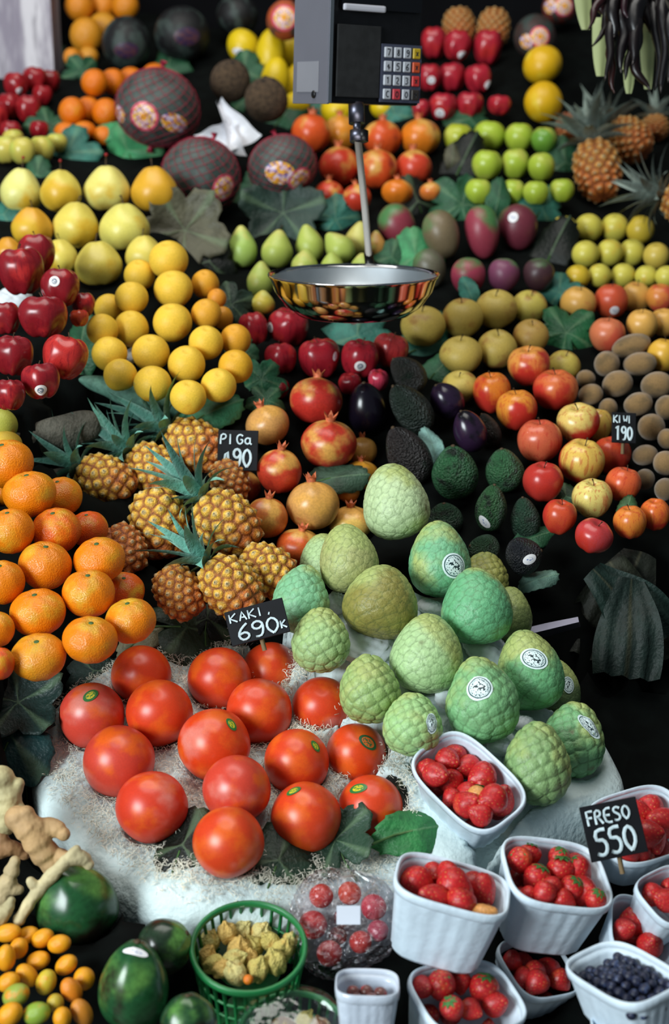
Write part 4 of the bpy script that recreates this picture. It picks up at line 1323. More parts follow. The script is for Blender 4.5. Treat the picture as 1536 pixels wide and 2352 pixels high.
m_leaf = leaf_mat('green_leaf', (130, 160, 120))
LM_ = [leaf_mesh('leaf', 5, 0.42, 1.0, -0.5, 1, m_leaf), leaf_mesh('leaf', 3, 0.36, 0.95, -0.7, 2, m_leaf), leaf_mesh('leaf', 1, 0.0, 0.55, -0.6, 3, m_leaf), leaf_mesh('leaf', 5, 0.30, 1.05, 0.5, 4, m_leaf)]
v, f_ = tube([(0, -0.02, 0), (0.01, -0.25, -0.01), (0.05, -0.5, -0.06)], [0.012, 0.012, 0.016], 6)
ME_STALK = mesh('leaf_stalk', v, f_, M['calyx'])
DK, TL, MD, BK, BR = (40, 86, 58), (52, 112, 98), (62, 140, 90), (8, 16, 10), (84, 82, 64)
LEAVES = [  # place, width, kind, turn, colour, lift above the bed, where
    (156, 352, 110, 0, 20, TL, .03, 'teal lobed leaf standing behind the first quinces'), (292, 345, 115, 1, -20, MD, .035, 'broad green leaf below the stacked oranges'),
    (462, 404, 112, 3, 70, MD, .0, 'big bright green leaf covering the middle netted melon'), (85, 400, 70, 1, 0, DK, .01, 'dark leaf peeping between the quinces and pale apples'),
    (8, 492, 80, 1, 40, TL, .02, 'teal leaf at the frame edge beside the quinces'), (150, 148, 80, 0, 0, BK, .03, 'blackish leaf between the far red pyramid and marbled wall'),
    (190, 165, 70, 0, 30, DK, .03, 'jagged dark leaf under the large bruised oranges'), (112, 292, 80, 0, -30, DK, .03, 'dark leaf between red pyramid and stacked oranges'),
    (385, 152, 90, 1, 30, DK, .03, 'dim leaf above the largest netted melon'), (560, 162, 80, 1, 20, DK, .06, 'dark leaf below the stickered yellow melon'),
    (655, 262, 90, 2, 60, DK, .04, 'narrow leaf between brown coconuts and far pomegranates'), (762, 262, 80, 2, -60, TL, .04, 'grey-green leaf under the scale head'), (905, 262, 70, 1, 0, TL, .04, 'greyish leaf right of the scale stem'),
    (1080, 272, 90, 1, 10, DK, .03, 'dark leaf between crimson apples and green apples'), (1062, 372, 120, 2, 40, BK, .035, 'black pointed leaf between pomegranates and green apples'), (1040, 360, 50, 2, 0, BR, .05, 'brown withered leaf beside the far pomegranates'),
    (1145, 455, 76, 2, 0, DK, .07, 'upright dark leaf stuck in the bottom green apples'), (1300, 372, 100, 1, -20, DK, .02, 'dark leaf between green apples and upright pineapple'), (1060, 470, 120, 0, 20, DK, .03, 'dark leaf above the stickered mangoes'),
    (960, 462, 100, 1, -30, BK, .03, 'black leaf above the grey-green mango'), (650, 490, 140, 3, 10, (38, 58, 50), .035, 'very large dark green leaf above the pears'), (770, 505, 100, 0, 60, TL, .02, 'grey leaf between big leaf and scale rod'),
    (590, 440, 90, 1, 0, DK, .03, 'dark leaf under the labelled netted melon'), (955, 588, 110, 1, 0, MD, .03, 'green leaf lying left of the grey-green mango'), (1076, 668, 60, 2, 0, TL, .09, 'small grey-green leaf in front of the rosy mango'),
    (1285, 672, 80, 0, 10, TL, .03, 'grey-green leaf between dark mango and yellow-red apples'), (1300, 765, 120, 0, -30, (28, 88, 52), .035, 'deep green crinkled leaf left of the yellow-red apples'), (900, 590, 70, 1, 10, DK, .02, 'dark leaf behind the scale pan'),
    (965, 800, 120, 2, 55, TL, .03, 'long grey-green leaf left of the russet apples'), (1005, 850, 100, 2, 50, DK, .02, 'long dark leaf beside the grey-black avocado'), (1245, 478, 90, 1, 20, TL, .03, 'grey leaf above the yellow plums'),
    (1268, 575, 130, 2, 35, BK, .03, 'black leaf wedge left of the yellow plums'), (600, 872, 90, 0, 30, (34, 96, 66), .02, 'green leaf cluster right of the golden peaches'), (612, 920, 70, 0, -50, DK, .02, 'dark leaf above the pale yellow-pink pomegranate'),
    (480, 948, 120, 2, 70, (50, 110, 76), .02, 'green pointed leaf under the lowest golden peach'), (186, 790, 120, 2, 10, DK, .02, 'dark leaf between dark red apples and golden peaches'), (425, 530, 150, 3, 40, BR, .03, 'brown-grey dry leaf right of the quinces'),
    (480, 600, 110, 1, 20, BK, .02, 'black leaf between golden peaches and pears'), (440, 470, 90, 1, -40, DK, .03, 'dark leaf below the big bright leaf'), (820, 770, 150, 1, 10, TL, .02, 'grey-green leaf in the shade under the pan'),
    (985, 770, 100, 1, 40, DK, .01, 'dark leaf between crimson and russet apples'), (770, 1096, 110, 2, 80, (60, 84, 66), .05, 'narrow leaf and stalk between the spotted and tan pomegranates'), (992, 1020, 70, 2, -20, (150, 196, 186), .05, 'pale teal leaf beside the rough bright avocado'),
    (250, 300, 60, 2, 80, MD, .07, 'small leaf on the lowest stacked orange'), (1440, 1168, 60, 2, 30, (60, 96, 58), .05, 'small green leaf between the orange-topped apples'), (565, 230, 60, 1, 0, DK, .03, 'dark leaf behind the white paper'),
    (550, 800, 70, 1, 10, DK, .02, 'dark leaf left of the crimson apples under the pan'), (530, 700, 90, 0, 50, (40, 60, 48), .02, 'dull leaf below the green pears'), (1300, 1140, 60, 1, 0, (30, 60, 36), .02, 'dark leaf under the lemon-yellow apple'),
    (430, 1440, 150, 1, 80, (46, 60, 44), .03, 'dull green leaf lying behind the wood wool'), (320, 1470, 90, 2, 60, (120, 116, 90), .03, 'dry pale leaf beside the lowest mandarins'), (475, 1420, 90, 1, 0, BK, .02, 'blackish leaf below the baby pineapples'),
    (42, 1614, 160, 3, 60, (24, 44, 40), .035, 'large dark leaf under the mandarins'), (215, 1540, 110, 1, -40, (40, 58, 52), .02, 'dark curled leaf between mandarins and wood wool'), (25, 1690, 170, 1, 20, (26, 58, 58), .05, 'dark teal leaf left of the foam tray'), (60, 1790, 130, 1, -20, (16, 28, 26), .03, 'black-green leaf above the ginger'),
    (418, 1940, 150, 1, 30, BK, .0, 'black leaf in front of the pale-bloomed persimmon'), (960, 1905, 150, 2, 75, (46, 116, 62), .0, 'fresh green leaf under the strawberry punnet beside cherimoyas'), (900, 1830, 110, 1, 30, BK, .0, 'black leaf beside the persimmon nearest the strawberry punnet'),
    (640, 1975, 170, 1, 10, (30, 52, 38), .0, 'dark green leaf under the lowest persimmon'), (770, 1930, 140, 3, -20, (34, 60, 44), .0, 'dark green leaf below the red stickered persimmons'),
    (1235, 1330, 70, 2, 70, (96, 130, 116), .03, 'grey-green leaf scrap under the black stickered avocado'), (1230, 1232, 80, 2, 60, DK, .02, 'dark leaf between avocados and striped apples')]
for (u, v, wpx, k, rot, col, lift, lab) in LEAVES:
    Z = bed_hit(u, v) - lift - 0.012
    on_tray = 1480 < v < 2040 and 350 < u < 1000
    if on_tray:
        d2_ = (tu - u) ** 2 + (tv - v) ** 2
        i, j = np.unravel_index(d2_.argmin(), d2_.shape)
        Z = proj(np.array([TX[i, j], TY[i, j], TZ[i, j]]))[2] - 0.016
    s = wpx * Z / F * 1.4
    k_ = min(1.0, max(0.0, (v - 500) / 900))
    nrm = Vector((random.uniform(-.3, .3), -0.93 + 0.33 * k_, 0.36 + 0.42 * k_)).normalized()
    m = basis(nrm, math.radians(-rot) + random.uniform(-.2, .2), P(u, v, Z), s, s, s, ref=(0, 1, 0.4))
    ob = put('leaf', LM_[k], m, label=lab, cat='leaf', group='green leaves between the piles', color=col)
    if wpx > 85:
        put('leaf_stalk', ME_STALK, Matrix.Translation((0, -0.05, -0.004)), ob)

# the heap of big dark leaves at the side of the void
m_dry = leaf_mat('dry_leaf', (110, 104, 76), 0.6)
ME_BIG = []
for sd in range(4):
    v, ce = [], []
    n1, n2 = 18, 15
    for i in range(n1):
        for j in range(n2):
            t, q = i / (n1 - 1), j / (n2 - 1) * 2 - 1
            wd_ = 0.14 + 0.36 * t * (1.15 - 0.6 * t * t)
            z = 0.05 * math.sin(q * 11 + sd) * t + 0.04 * math.sin(7 * t + 2 * q + sd) - 0.20 * t * t
            v.append((q * wd_, -t, z))
            ce.append(0.9 if abs(q) < 0.08 else 0.25 * abs(math.sin(q * 11)))
    ME_BIG.append(mesh('big_leaf', v, grid_faces(n1, n2, False), m_dry, cell=ce))
for (u, v, wpx, rot, col, Z, lab, k) in [(1400, 1290, 190, 20, (34, 38, 26), 2.03, 'big dark wilted leaf below the pinkish red apple', 0), (1470, 1270, 210, -25, (28, 31, 23), 2.05, 'big dark wilted leaf drooping at the frame edge', 1),
                                         (1360, 1310, 170, 45, (22, 42, 36), 1.99, 'dark teal wilted leaf pointing at the cherimoyas', 2), (1450, 1330, 170, -6, (24, 38, 33), 1.98, 'pleated dark leaf hanging over the black gap', 3)]:
    s = wpx * 1.3 * Z / F
    put('wilted_leaf', ME_BIG[k], basis((0, -0.75, 0.66), math.radians(rot), P(u, v, Z), s, s, s, ref=(0, 1, 0.4)), label=lab, cat='leaf', color=col, group='wilted leaves')
m_steel = plain('steel', (112, 112, 126), 0.4, metal=1.0, var=0.1)
p0, p1 = P(1190, 1462, 1.99), P(1330, 1428, 1.97)
v, f_ = tube([p0, (np.array(p0) + p1) / 2, p1], [0.009, 0.009, 0.007], 4)
put('steel_strip', mesh('steel_strip', v, f_, m_steel, False), label='thin steel strip jutting out behind the cherimoyas', cat='strip')

# ------------------------------------------------------------------ rough log and leaf roll behind the mandarins
m_bark = plain('bark', (104, 100, 88), 0.85, var=0.3, vscale=7, bstr=0.3, bscale=14, second=(72, 70, 60))
ME_LOG = mesh('bark_log', *revolve(3.0, 0.05, power=0.3, lump=0.03, nt_=34, nc=24, flat=0.6), m_bark)
Z = min(bed_hit(u_, v_) for u_ in (60, 150, 240) for v_ in (985, 1030)) + 0.035
s = 104 * Z / F
put('bark_log', ME_LOG, basis(camdir(0.93, 0.34, -0.1), 0.3, P(112, 1010, Z), s, s, s * .76), label='rough grey-brown bark slab behind the mandarins', cat='log')
put('bark_log', ME_LOG, basis(camdir(0.95, 0.2, -0.1), 1.3, P(104, 1094, Z - 0.01), s * .42, s * .42, s * .34), label='small dark bark piece under the grey-brown slab', cat='log')
m_roll = leaf_mat('rolled_leaf', (120, 160, 140), 0.55)
Z = bed_hit(300, 905) - 0.07
s = 62 * Z / F
put('rolled_leaf', mesh('rolled_leaf', *revolve(4.2, 0.1, power=0.5, lump=0.06, nt_=30, nc=20, neck=0.3), m_roll, cell=None), basis(camdir(-0.95, 0.30, 0), 0, P(312, 908, Z), s, s, s), label='rolled green leaf under the golden peach mound', cat='leaf', color=(96, 140, 122))

# ------------------------------------------------------------------ coconuts and pale paper at the back
m_coco = plain('coconut_husk', (66, 50, 34), 0.9, var=0.4, vscale=10, bstr=0.8, bscale=24, usecol=True)
ME_COCO = mesh('coconut', *revolve(1.1, 0.08, lump=0.03, nt_=24, nc=30), m_coco)
v, f_ = revolve(0.4, nt_=6, nc=8)
ME_EYE = mesh('coconut_eye', v * 0.12, f_, plain('coconut_eye', (20, 14, 10), 0.8))
for (u, v, w, h, dz, lab) in [(530, 185, 92, 88, 0, 'brown hairy coconut under the dark melons'), (612, 228, 100, 92, -.04, 'brown hairy coconut beside the yellow melons'), (568, 340, 70, 60, .05, 'brown coconut half hidden between two netted melons')]:
    Z = 3.14 + dz
    s = w * Z / F
    ob = put('coconut', ME_COCO, basis(camdir(random.uniform(-.5, .5), 0.6, 0.5), 0, P(u, v, Z), s, s, s * h / w), label=lab, cat='coconut', group='coconuts', color=(78, 60, 42))
    for a in (0, 2.1, 4.2):
        put('coconut_eye', ME_EYE, Matrix.Translation((0.13 * math.cos(a), 0.13 * math.sin(a), 0.52)), ob)
m_paper = plain('pale_paper', (226, 226, 232), 0.6, var=0.06)
v, ce = [], []
for i in range(10):
    t = i / 9
    for j in range(9):
        q = j / 8 * 2 - 1
        wd_ = 0.06 + 0.30 * t ** 1.2
        v.append((q * wd_, -t, 0.22 * q * q * (1 - 0.4 * t) + 0.05 * math.sin(9 * t + 3 * q)))
ME_PAP = mesh('paper_sheet', v, grid_faces(10, 9, False), m_paper)
Z = 2.98
s = 120 * Z / F
ob = put('wrapping_paper', ME_PAP, basis(camdir(0.1, 0.25, 0.95), math.radians(28), P(502, 240, Z), s, s, s, ref=(0, 0, 1)), label='twisted white wrapping paper between the netted melons', cat='paper')
put('paper_fold', mesh('paper_fold', [(x * 1.5, y * 0.5, z) for x, y, z in v], grid_faces(10, 9, False), m_paper), Matrix.Translation((-0.05, -0.50, -0.02)) @ Matrix.Rotation(-0.9, 4, 'Z'), ob)


# ------------------------------------------------------------------ punnets
def pose(quad, a, b, Z0):
    """place of an a x b rectangle whose corners show at the four surveyed spots"""
    L = np.array([(-a / 2, b / 2, 0), (a / 2, b / 2, 0), (a / 2, -b / 2, 0), (-a / 2, -b / 2, 0)])
    q = np.array(quad, float)

    def mat(x):
        m = Matrix.Rotation(x[2], 3, 'Z') @ Matrix.Rotation(x[0], 3, 'X') @ Matrix.Rotation(x[1], 3, 'Y')
        return np.array(m)

    def res(x):
        w = L @ mat(x).T + x[3:]
        u, v, z = proj(w)
        return np.r_[u - q[:, 0], v - q[:, 1], 60 * x[1], 25 * (x[0] - 0.15)]
    c0 = q.mean(0)
    best = None
    for yaw in (-0.9, -0.45, 0, 0.45, 0.9):
        x = np.r_[0.15, 0.0, yaw, P(c0[0], c0[1], Z0)]
        lam = 1e-2
        r = res(x)
        for _ in range(60):
            J = np.stack([(res(x + e) - r) / 1e-5 for e in np.eye(6) * 1e-5], 1)
            d = np.linalg.solve(J.T @ J + lam * np.diag(np.diag(J.T @ J) + 1e-9), -J.T @ r)
            r2 = res(x + d)
            if r2 @ r2 < r @ r:
                x, r, lam = x + d, r2, lam * 0.5
            else:
                lam *= 3
        if best is None or r @ r < best[0]:
            best = (r @ r, x)
    x = best[1]
    m = Matrix(mat(x).tolist()).to_4x4()
    return Matrix.Translation(Vector(x[3:])) @ m


def rrect(a, b, r, n=88):
    t = np.linspace(0, 2 * PI, n, endpoint=False)
    e = 3.6
    c, s = np.cos(t), np.sin(t)
    k = (np.abs(c) ** e + np.abs(s) ** e) ** (-1 / e)
    return np.stack([a / 2 * c * k, b / 2 * s * k], 1)


m_pulp = plain('white_plastic', (212, 228, 240), 0.5, var=0.05, vscale=30, bstr=0.15, bscale=60)


def punnet_mesh(a, b, depth):
    n = 88
    o = rrect(a, b, 0.02, n)
    rib = 1 + 0.012 * np.sign(np.sin(np.arange(n) * 2 * PI / n * 22))
    V = []
    for sc, z, rr in ((0.74, -depth, 0), (0.78, -depth + 0.004, 1), (0.955, -0.010, 1), (0.965, -0.008, 0)):
        f = sc * (rib if rr else 1)
        V.append(np.c_[o * (f[:, None] if rr else f), np.full(n, z)])
    for sc, z in ((0.94, -0.004), (0.92, -0.012), (0.745, -depth + 0.006), (0.70, -depth + 0.003)):
        V.append(np.c_[o * sc, np.full(n, z)])
    v = np.vstack(V)
    f = grid_faces(8, n)
    f += [tuple(reversed(range(n))), tuple(range(7 * n, 8 * n))]
    body = mesh('punnet', v, f, m_pulp)
    R = []
    for sc, z in ((0.945, -0.010), (1.0, -0.009), (1.012, -0.004), (1.0, 0.0005), (0.965, 0.0015), (0.938, -0.003), (0.945, -0.010)):
        R.append(np.c_[o * sc, np.full(n, z)])
    return body, mesh('rim', np.vstack(R), grid_faces(7, n), m_pulp)


M['strawberry'] = skin('strawberry_skin', second=(206, 74, 40), scale=1.6, lo=0.6, hi=0.85, gz=0.25, rough=0.42, fine=0.2, fscale=10, cell=[(0.5, 0.9, (222, 160, 90), 0.55)])
for s in range(3):
    v, f_ = revolve(1.10 + 0.1 * s, 0.36, lump=0.03, nt_=30, nc=40, neck=0.18, npow=1.6, seed=s)
    v = v * np.array([1, 1, -1])
    f_ = [tuple(reversed(q)) for q in f_]
    d = np.linalg.norm(v, axis=1)
    ns = 110
    k = np.arange(ns) + 0.5
    zz = 1 - 2 * k / ns
    ph = k * PI * (1 + 5 ** 0.5)
    dirs = np.stack([np.sqrt(1 - zz ** 2) * np.cos(ph), np.sqrt(1 - zz ** 2) * np.sin(ph), zz], 1)
    cosd = (v / d[:, None]) @ dirs.T
    pit = np.exp(-((1 - cosd.max(1)) / 0.006))
    v = v * (1 - 0.06 * pit)[:, None]
    reg('strawberry', 'strawberry', v, f_, cell=pit)
cv, cf = [(0, 0, 0.03)], []
for k in range(8):
    a = 2 * PI * k / 8
    o = len(cv)
    for (r, w_, z) in ((0.07, 0.08, 0.03), (0.22, 0.075, 0.02), (0.36, 0.0, -0.05)):
        for q in ((-1, 1) if w_ else (0,)):
            cv.append((r * math.cos(a) - q * w_ * math.sin(a), r * math.sin(a) + q * w_ * math.cos(a), z + 0.02 * math.sin(k * 2.1)))
    cf += [(o, o + 1, o + 3, o + 2), (o + 2, o + 3, o + 4), (0, o + 1, o)]
M['hull'] = plain('strawberry_hull', (62, 116, 54), 0.6, var=0.3, vscale=10)
ME_HULL = mesh('calyx', cv, cf, M['hull'])
SB = (188, 32, 34)
PUNNETS = [
    ('A', 'under the cherimoyas', [(1049, 1658), (1226, 1826), (1106, 1948), (926, 1744)], 0.138, 0.094, 1.66, .068,
     [(1014, 1732, 54), (1067, 1719, 50), (979, 1768, 50), (1034, 1790, 54), (1071, 1763, 54), (1133, 1763, 60), (977, 1800, 54), (1179, 1812, 66), (1144, 1853, 62), (1107, 1803, 36), (1067, 1829, 52), (1056, 1862, 56), (1107, 1897, 52), (1020, 1845, 40), (1096, 1832, 46, 1)]),
    ('B', 'near the bag', [(922, 1944), (1172, 2012), (1168, 2126), (898, 2044)], 0.128, 0.098, 1.58, .085,
     [(963, 1974, 66), (1025, 2005, 54), (950, 2027, 66), (1049, 2036, 68), (992, 2064, 66), (1054, 2091, 66), (1128, 2049, 64), (1122, 2104, 50, 1), (1080, 2012, 52), (1000, 1984, 44)]),
    ('C', 'before the price sign', [(1138, 1914), (1368, 1936), (1422, 2106), (1186, 2066)], 0.122, 0.112, 1.62, .085,
     [(1183, 1979, 52, 2), (1212, 1957, 48, 2), (1230, 2023, 60, 2), (1287, 2005, 60, 2), (1276, 1957, 46, 2), (1318, 1983, 44), (1353, 2005, 56, 2), (1366, 2049, 64), (1252, 2072, 48), (1309, 2044, 52, 2), (1214, 2060, 42), (1300, 2078, 46), (1384, 2084, 46, 2), (1262, 2036, 42)]),
    ('E', 'behind the price sign', [(1330, 1846), (1520, 1790), (1632, 1930), (1424, 2008)], 0.125, 0.100, 1.72, .065,
     [(1340, 1888, 44), (1392, 1862, 50), (1446, 1840, 56), (1498, 1822, 64, 2), (1530, 1856, 60), (1516, 1888, 66), (1500, 1932, 60), (1524, 1957, 60), (1450, 1984, 46), (1478, 1968, 44), (1400, 1930, 56), (1450, 1900, 60)]),
    ('L', 'at the frame edge', [(1438, 2030), (1560, 1972), (1640, 2080), (1540, 2140)], 0.078, 0.069, 1.62, .06, [(1492, 2040, 50), (1525, 2022, 48), (1524, 2066, 50), (1560, 2050, 50)]),
    ('F', 'wedged at the right', [(1412, 2030), (1540, 2096), (1560, 2240), (1400, 2190)], 0.080, 0.088, 1.61, .06, [(1461, 2088, 62), (1463, 2122, 60), (1430, 2130, 46), (1494, 2168, 56), (1526, 2150, 50)]),
    ('G', 'at the lower frame', [(918, 2214), (1130, 2206), (1236, 2340), (1010, 2396)], 0.122, 0.099, 1.52, .06,
     [(956, 2252, 48), (1014, 2269, 60, 2), (1052, 2252, 48), (1109, 2278, 64, 2), (1040, 2320, 52, 2), (1170, 2300, 54), (1084, 2320, 46)]),
    ('H', 'in the shade', [(1120, 2154), (1268, 2150), (1346, 2272), (1216, 2310)], 0.086, 0.086, 1.60, .06, [(1204, 2220, 56), (1264, 2236, 56), (1238, 2272, 52), (1186, 2252, 46), (1292, 2260, 48), (1232, 2238, 50), (1246, 2206, 48), (1172, 2210, 44)]),
    ('I', 'of blueberries', [(1400, 2148), (1604, 2250), (1436, 2322), (1284, 2218)], 0.118, 0.084, 1.54, .055, []),
    ('K', 'lying empty at the corner', [(1352, 2316), (1500, 2286), (1560, 2400), (1380, 2440)], 0.075, 0.075, 1.48, .05, [])]
for key, where, quad, a, b_, Z0, dep, berries in PUNNETS:
    mw = pose(quad, a, b_, Z0)
    body, rim = punnet_mesh(a, b_, dep)
    full = 'of strawberries ' if berries else ''
    pb = put('punnet', body, mw, label=f'white ribbed plastic punnet {full}{where}', cat='punnet', group='white fruit punnets')
    put('rim', rim, None, pb)
    inv = mw.inverted()
    o = inv @ Vector(CAM)
    if berries:
        U, Vv, Wd, ZZ = [], [], [], []
        for q in berries:
            d = inv.to_3x3() @ Vector(P(q[0], q[1], 1.0) - CAM)
            r = q[2] * Z0 / F / 2
            t = (-0.004 - r * 0.5 - o.z) / d.z
            ZZ.append(t)
            U.append(q[0]), Vv.append(q[1]), Wd.append(q[2] * 1.06)
        ZZ = settle(U, Vv, Wd, Wd, ZZ)
        order = sorted(range(len(berries)), key=lambda i: Vv[i])
        nrow = max(1, round(len(berries) / 3.5))
        rows_ = [sorted(order[k * len(order) // nrow:(k + 1) * len(order) // nrow], key=lambda i: U[i]) for k in range(nrow)]
        rn = {1: [''], 2: ['back', 'front'], 3: ['back', 'middle', 'front'], 4: ['back', 'second', 'third', 'front']}[nrow]
        for k, row in enumerate(rows_):
            for j, i in enumerate(row):
                q = berries[i]
                f = q[3] if len(q) > 3 else 0
                dsc = {0: 'red', 1: 'pale-tipped', 2: 'hulled red'}[f] if f != 2 else 'leafy-topped red'
                s = q[2] * 1.12 * ZZ[i] / F
                lp = inv @ Vector(P(q[0], q[1], ZZ[i]))
                lp.x = max(-a * 0.43 + s * 0.57, min(a * 0.43 - s * 0.57, lp.x))
                lp.y = max(-b_ * 0.43 + s * 0.57, min(b_ * 0.43 - s * 0.57, lp.y))
                wp = mw @ lp
                ax = camdir(random.uniform(-.6, .6), 0.8, random.uniform(-0.2, 0.5)) if f == 2 else camdir(random.uniform(-1, 1), random.uniform(-.5, 1), random.uniform(-0.7, -0.1))
                ob = put('strawberry', random.choice(MESHES['strawberry']), basis(ax, random.uniform(0, 6), wp, s, s, s * 0.95),
                         label=f'{dsc} strawberry, {ORD[j]} from left, {rn[k]} row, punnet {where}', cat='strawberry', group=f'strawberries of the punnet {where}', color=(214, 150, 84) if f == 1 else SB)
                if f:
                    put('calyx', ME_HULL, Matrix.Translation((0, 0, 0.55)), ob)
        # the fruit that shows dark between the upper berries
        nx_ = max(2, int(a * 0.74 / 0.027))
        ny_ = max(2, int(b_ * 0.74 / 0.027))
        for i in range(nx_):
            for j in range(ny_):
                if key in 'LK':
                    continue
                x = (i + 0.5 - nx_ / 2) * a * 0.74 / nx_
                y = (j + 0.5 - ny_ / 2) * b_ * 0.74 / ny_
                put('strawberry', MESHES['strawberry'][(i + j) % 3], mw @ Matrix.Translation((x, y, -0.041)) @ Matrix.Rotation(i * 1.3 + j, 4, 'X') @ Matrix.Scale(0.025, 4),
                    label=f'strawberry showing dark beneath the top ones in punnet {where}', cat='strawberry', group=f'lower strawberries of the punnet {where}', color=(150, 26, 28))
    if key == 'I':
        M['blueberry'] = skin('blueberry_bloom', second=(70, 84, 120), scale=2.0, lo=0.5, hi=0.75, rough=0.5, fine=0.1)
        reg('blueberry', 'blueberry', *revolve(0.9, 0, dt=0.09, wt=0.13, nt_=14, nc=16))
        for i in range(9):
            for j in range(6):
                x = (i - 4 + 0.25 * (j % 2)) * 0.0113
                y = (j - 2.5) * 0.0120
                s = 0.0132 * random.uniform(0.86, 1.0)
                z = -0.013 + 0.006 * math.cos(i * 0.7 - 2.8) * math.cos(j * 0.6 - 1.5) + random.uniform(-.002, .002)
                put('blueberry', MESHES['blueberry'][0], mw @ Matrix.Translation((x, y, z)) @ Matrix.Rotation(random.uniform(-.9, .9), 4, 'X') @ Matrix.Rotation(random.uniform(-.9, .9), 4, 'Y') @ Matrix.Scale(s, 4),
                    label=f'dark blueberry, {ORD[i]} along the {ORD[j]} row of the blueberry punnet', cat='blueberry', group='blueberries in the punnet', color=(22, 26, 50))
        put('fruit_bed', mesh('fruit_bed', [(q[0], q[1], z) for z in (-0.030, -0.026) for q in rrect(a * 0.8, b_ * 0.8, 0)], grid_faces(2, 88) + [tuple(range(88, 176))], plain('berry_juice', (16, 16, 28), 0.7)), None, pb, label='dark paper pad under the blueberries')

# ------------------------------------------------------------------ chalk price signs
GL = {'K': [[(0, 0), (0, 1.4)], [(.8, 1.4), (.05, .7), (.85, 0)]], 'A': [[(0, 0), (.42, 1.4), (.85, 0)], [(.18, .5), (.68, .5)]], 'I': [[(.2, 0), (.2, 1.4)]], 'F': [[(.15, 0), (.15, 1.4), (.85, 1.4)], [(0, .75), (.7, .75)]],
      'R': [[(0, 0), (0, 1.4), (.6, 1.35), (.7, 1.0), (.5, .75), (0, .7)], [(.35, .7), (.8, 0)]], 'E': [[(.8, 1.4), (0, 1.4), (0, 0), (.8, 0)], [(0, .72), (.65, .72)]],
      'S': [[(.8, 1.2), (.5, 1.4), (.1, 1.25), (.1, .9), (.7, .6), (.75, .2), (.4, 0), (0, .15)]], 'O': [[(.4, 0), (0, .4), (0, 1.0), (.4, 1.4), (.8, 1.0), (.8, .4), (.4, 0)]],
      'P': [[(0, 0), (0, 1.4), (.6, 1.4), (.75, 1.05), (.55, .7), (0, .65)]], 'G': [[(.8, 1.15), (.5, 1.4), (.1, 1.2), (0, .7), (.15, .15), (.5, 0), (.8, .3), (.8, .65), (.45, .65)]],
      'W': [[(0, 1.4), (.2, 0), (.42, .9), (.65, 0), (.85, 1.4)]], 'a': [[(.7, .75), (.4, .95), (.05, .7), (.05, .25), (.35, 0), (.7, .25)], [(.7, .95), (.7, .2), (.9, 0)]],
      '0': [[(.4, 0), (.05, .4), (.05, 1.0), (.4, 1.4), (.75, 1.0), (.75, .4), (.4, 0)]], '1': [[(.1, 1.1), (.4, 1.4), (.4, 0)]], '4': [[(.5, 0), (.5, 1.4), (0, .45), (.8, .45)]],
      '5': [[(.75, 1.4), (.1, 1.4), (.05, .8), (.5, .9), (.75, .55), (.6, .1), (.3, 0), (.0, .15)]], '6': [[(.7, 1.4), (.25, 1.0), (.02, .45), (.25, 0), (.65, .1), (.75, .45), (.45, .72), (.1, .5)]],
      '9': [[(.75, 1.0), (.5, .65), (.12, .75), (.05, 1.15), (.4, 1.4), (.75, 1.15), (.72, .5), (.55, 0), (.15, .05)]], '2': [[(.05, 1.1), (.35, 1.4), (.7, 1.15), (.6, .7), (.0, 0), (.8, 0)]],
      '3': [[(.05, 1.3), (.45, 1.4), (.7, 1.1), (.35, .75), (.75, .4), (.45, 0), (.0, .1)]], '7': [[(.0, 1.4), (.75, 1.4), (.3, 0)]], '8': [[(.4, .75), (.1, 1.05), (.4, 1.4), (.7, 1.05), (.4, .75), (.02, .35), (.4, 0), (.78, .35), (.4, .75)]],
      ',': [[(.2, .25), (.05, -.15)]], 'C': [[(.75, 1.2), (.4, 1.4), (.05, 1.0), (.05, .4), (.4, 0), (.75, .2)]], 'T': [[(0, 1.4), (.8, 1.4)], [(.4, 1.4), (.4, 0)]], 'x': [[(.1, .2), (.7, 1.1)], [(.1, 1.1), (.7, .2)]]}
m_chalk = plain('chalk', (196, 214, 220), 0.85, var=0.1, vscale=60)
m_slate = plain('black_board', (10, 12, 18), 0.6, var=0.3, vscale=30, spec=0.25)
m_stake = plain('wooden_stake', (120, 100, 70), 0.8)


def strokes(name, text, x0, y0, hgt, adv, wid, slope=0.0, mat=m_chalk, z=0.0012, hs=1.0):
    vs, fs = [], []
    x = x0
    for ch in text:
        if ch == ' ':
            x += adv
            continue
        for pl_ in GL[ch]:
            k = hgt / 1.4
            pts = [(x + px_ * k * hs, y0 + py_ * k + slope * (x + px_ * k * hs - x0), 0) for px_, py_ in pl_]
            fine_ = []
            for a, b2 in zip(pts[:-1], pts[1:]):
                fine_ += [tuple(np.array(a) + (np.array(b2) - np.array(a)) * t) for t in (0, .5)]
            fine_.append(pts[-1])
            for _ in range(1 if len(pts) > 3 else 0):
                g = np.array(fine_)
                g[1:-1] = (g[:-2] + 2 * g[1:-1] + g[2:]) / 4
                fine_ = g.tolist()
            v, f = tube(fine_, wid / 2, 6)
            o = len(vs)
            vs += [(p[0], p[1], z + p[2] * 0.25) for p in v]
            fs += [tuple(i + o for i in q) for q in f]
        x += adv
    return mesh(name, vs, fs, mat)


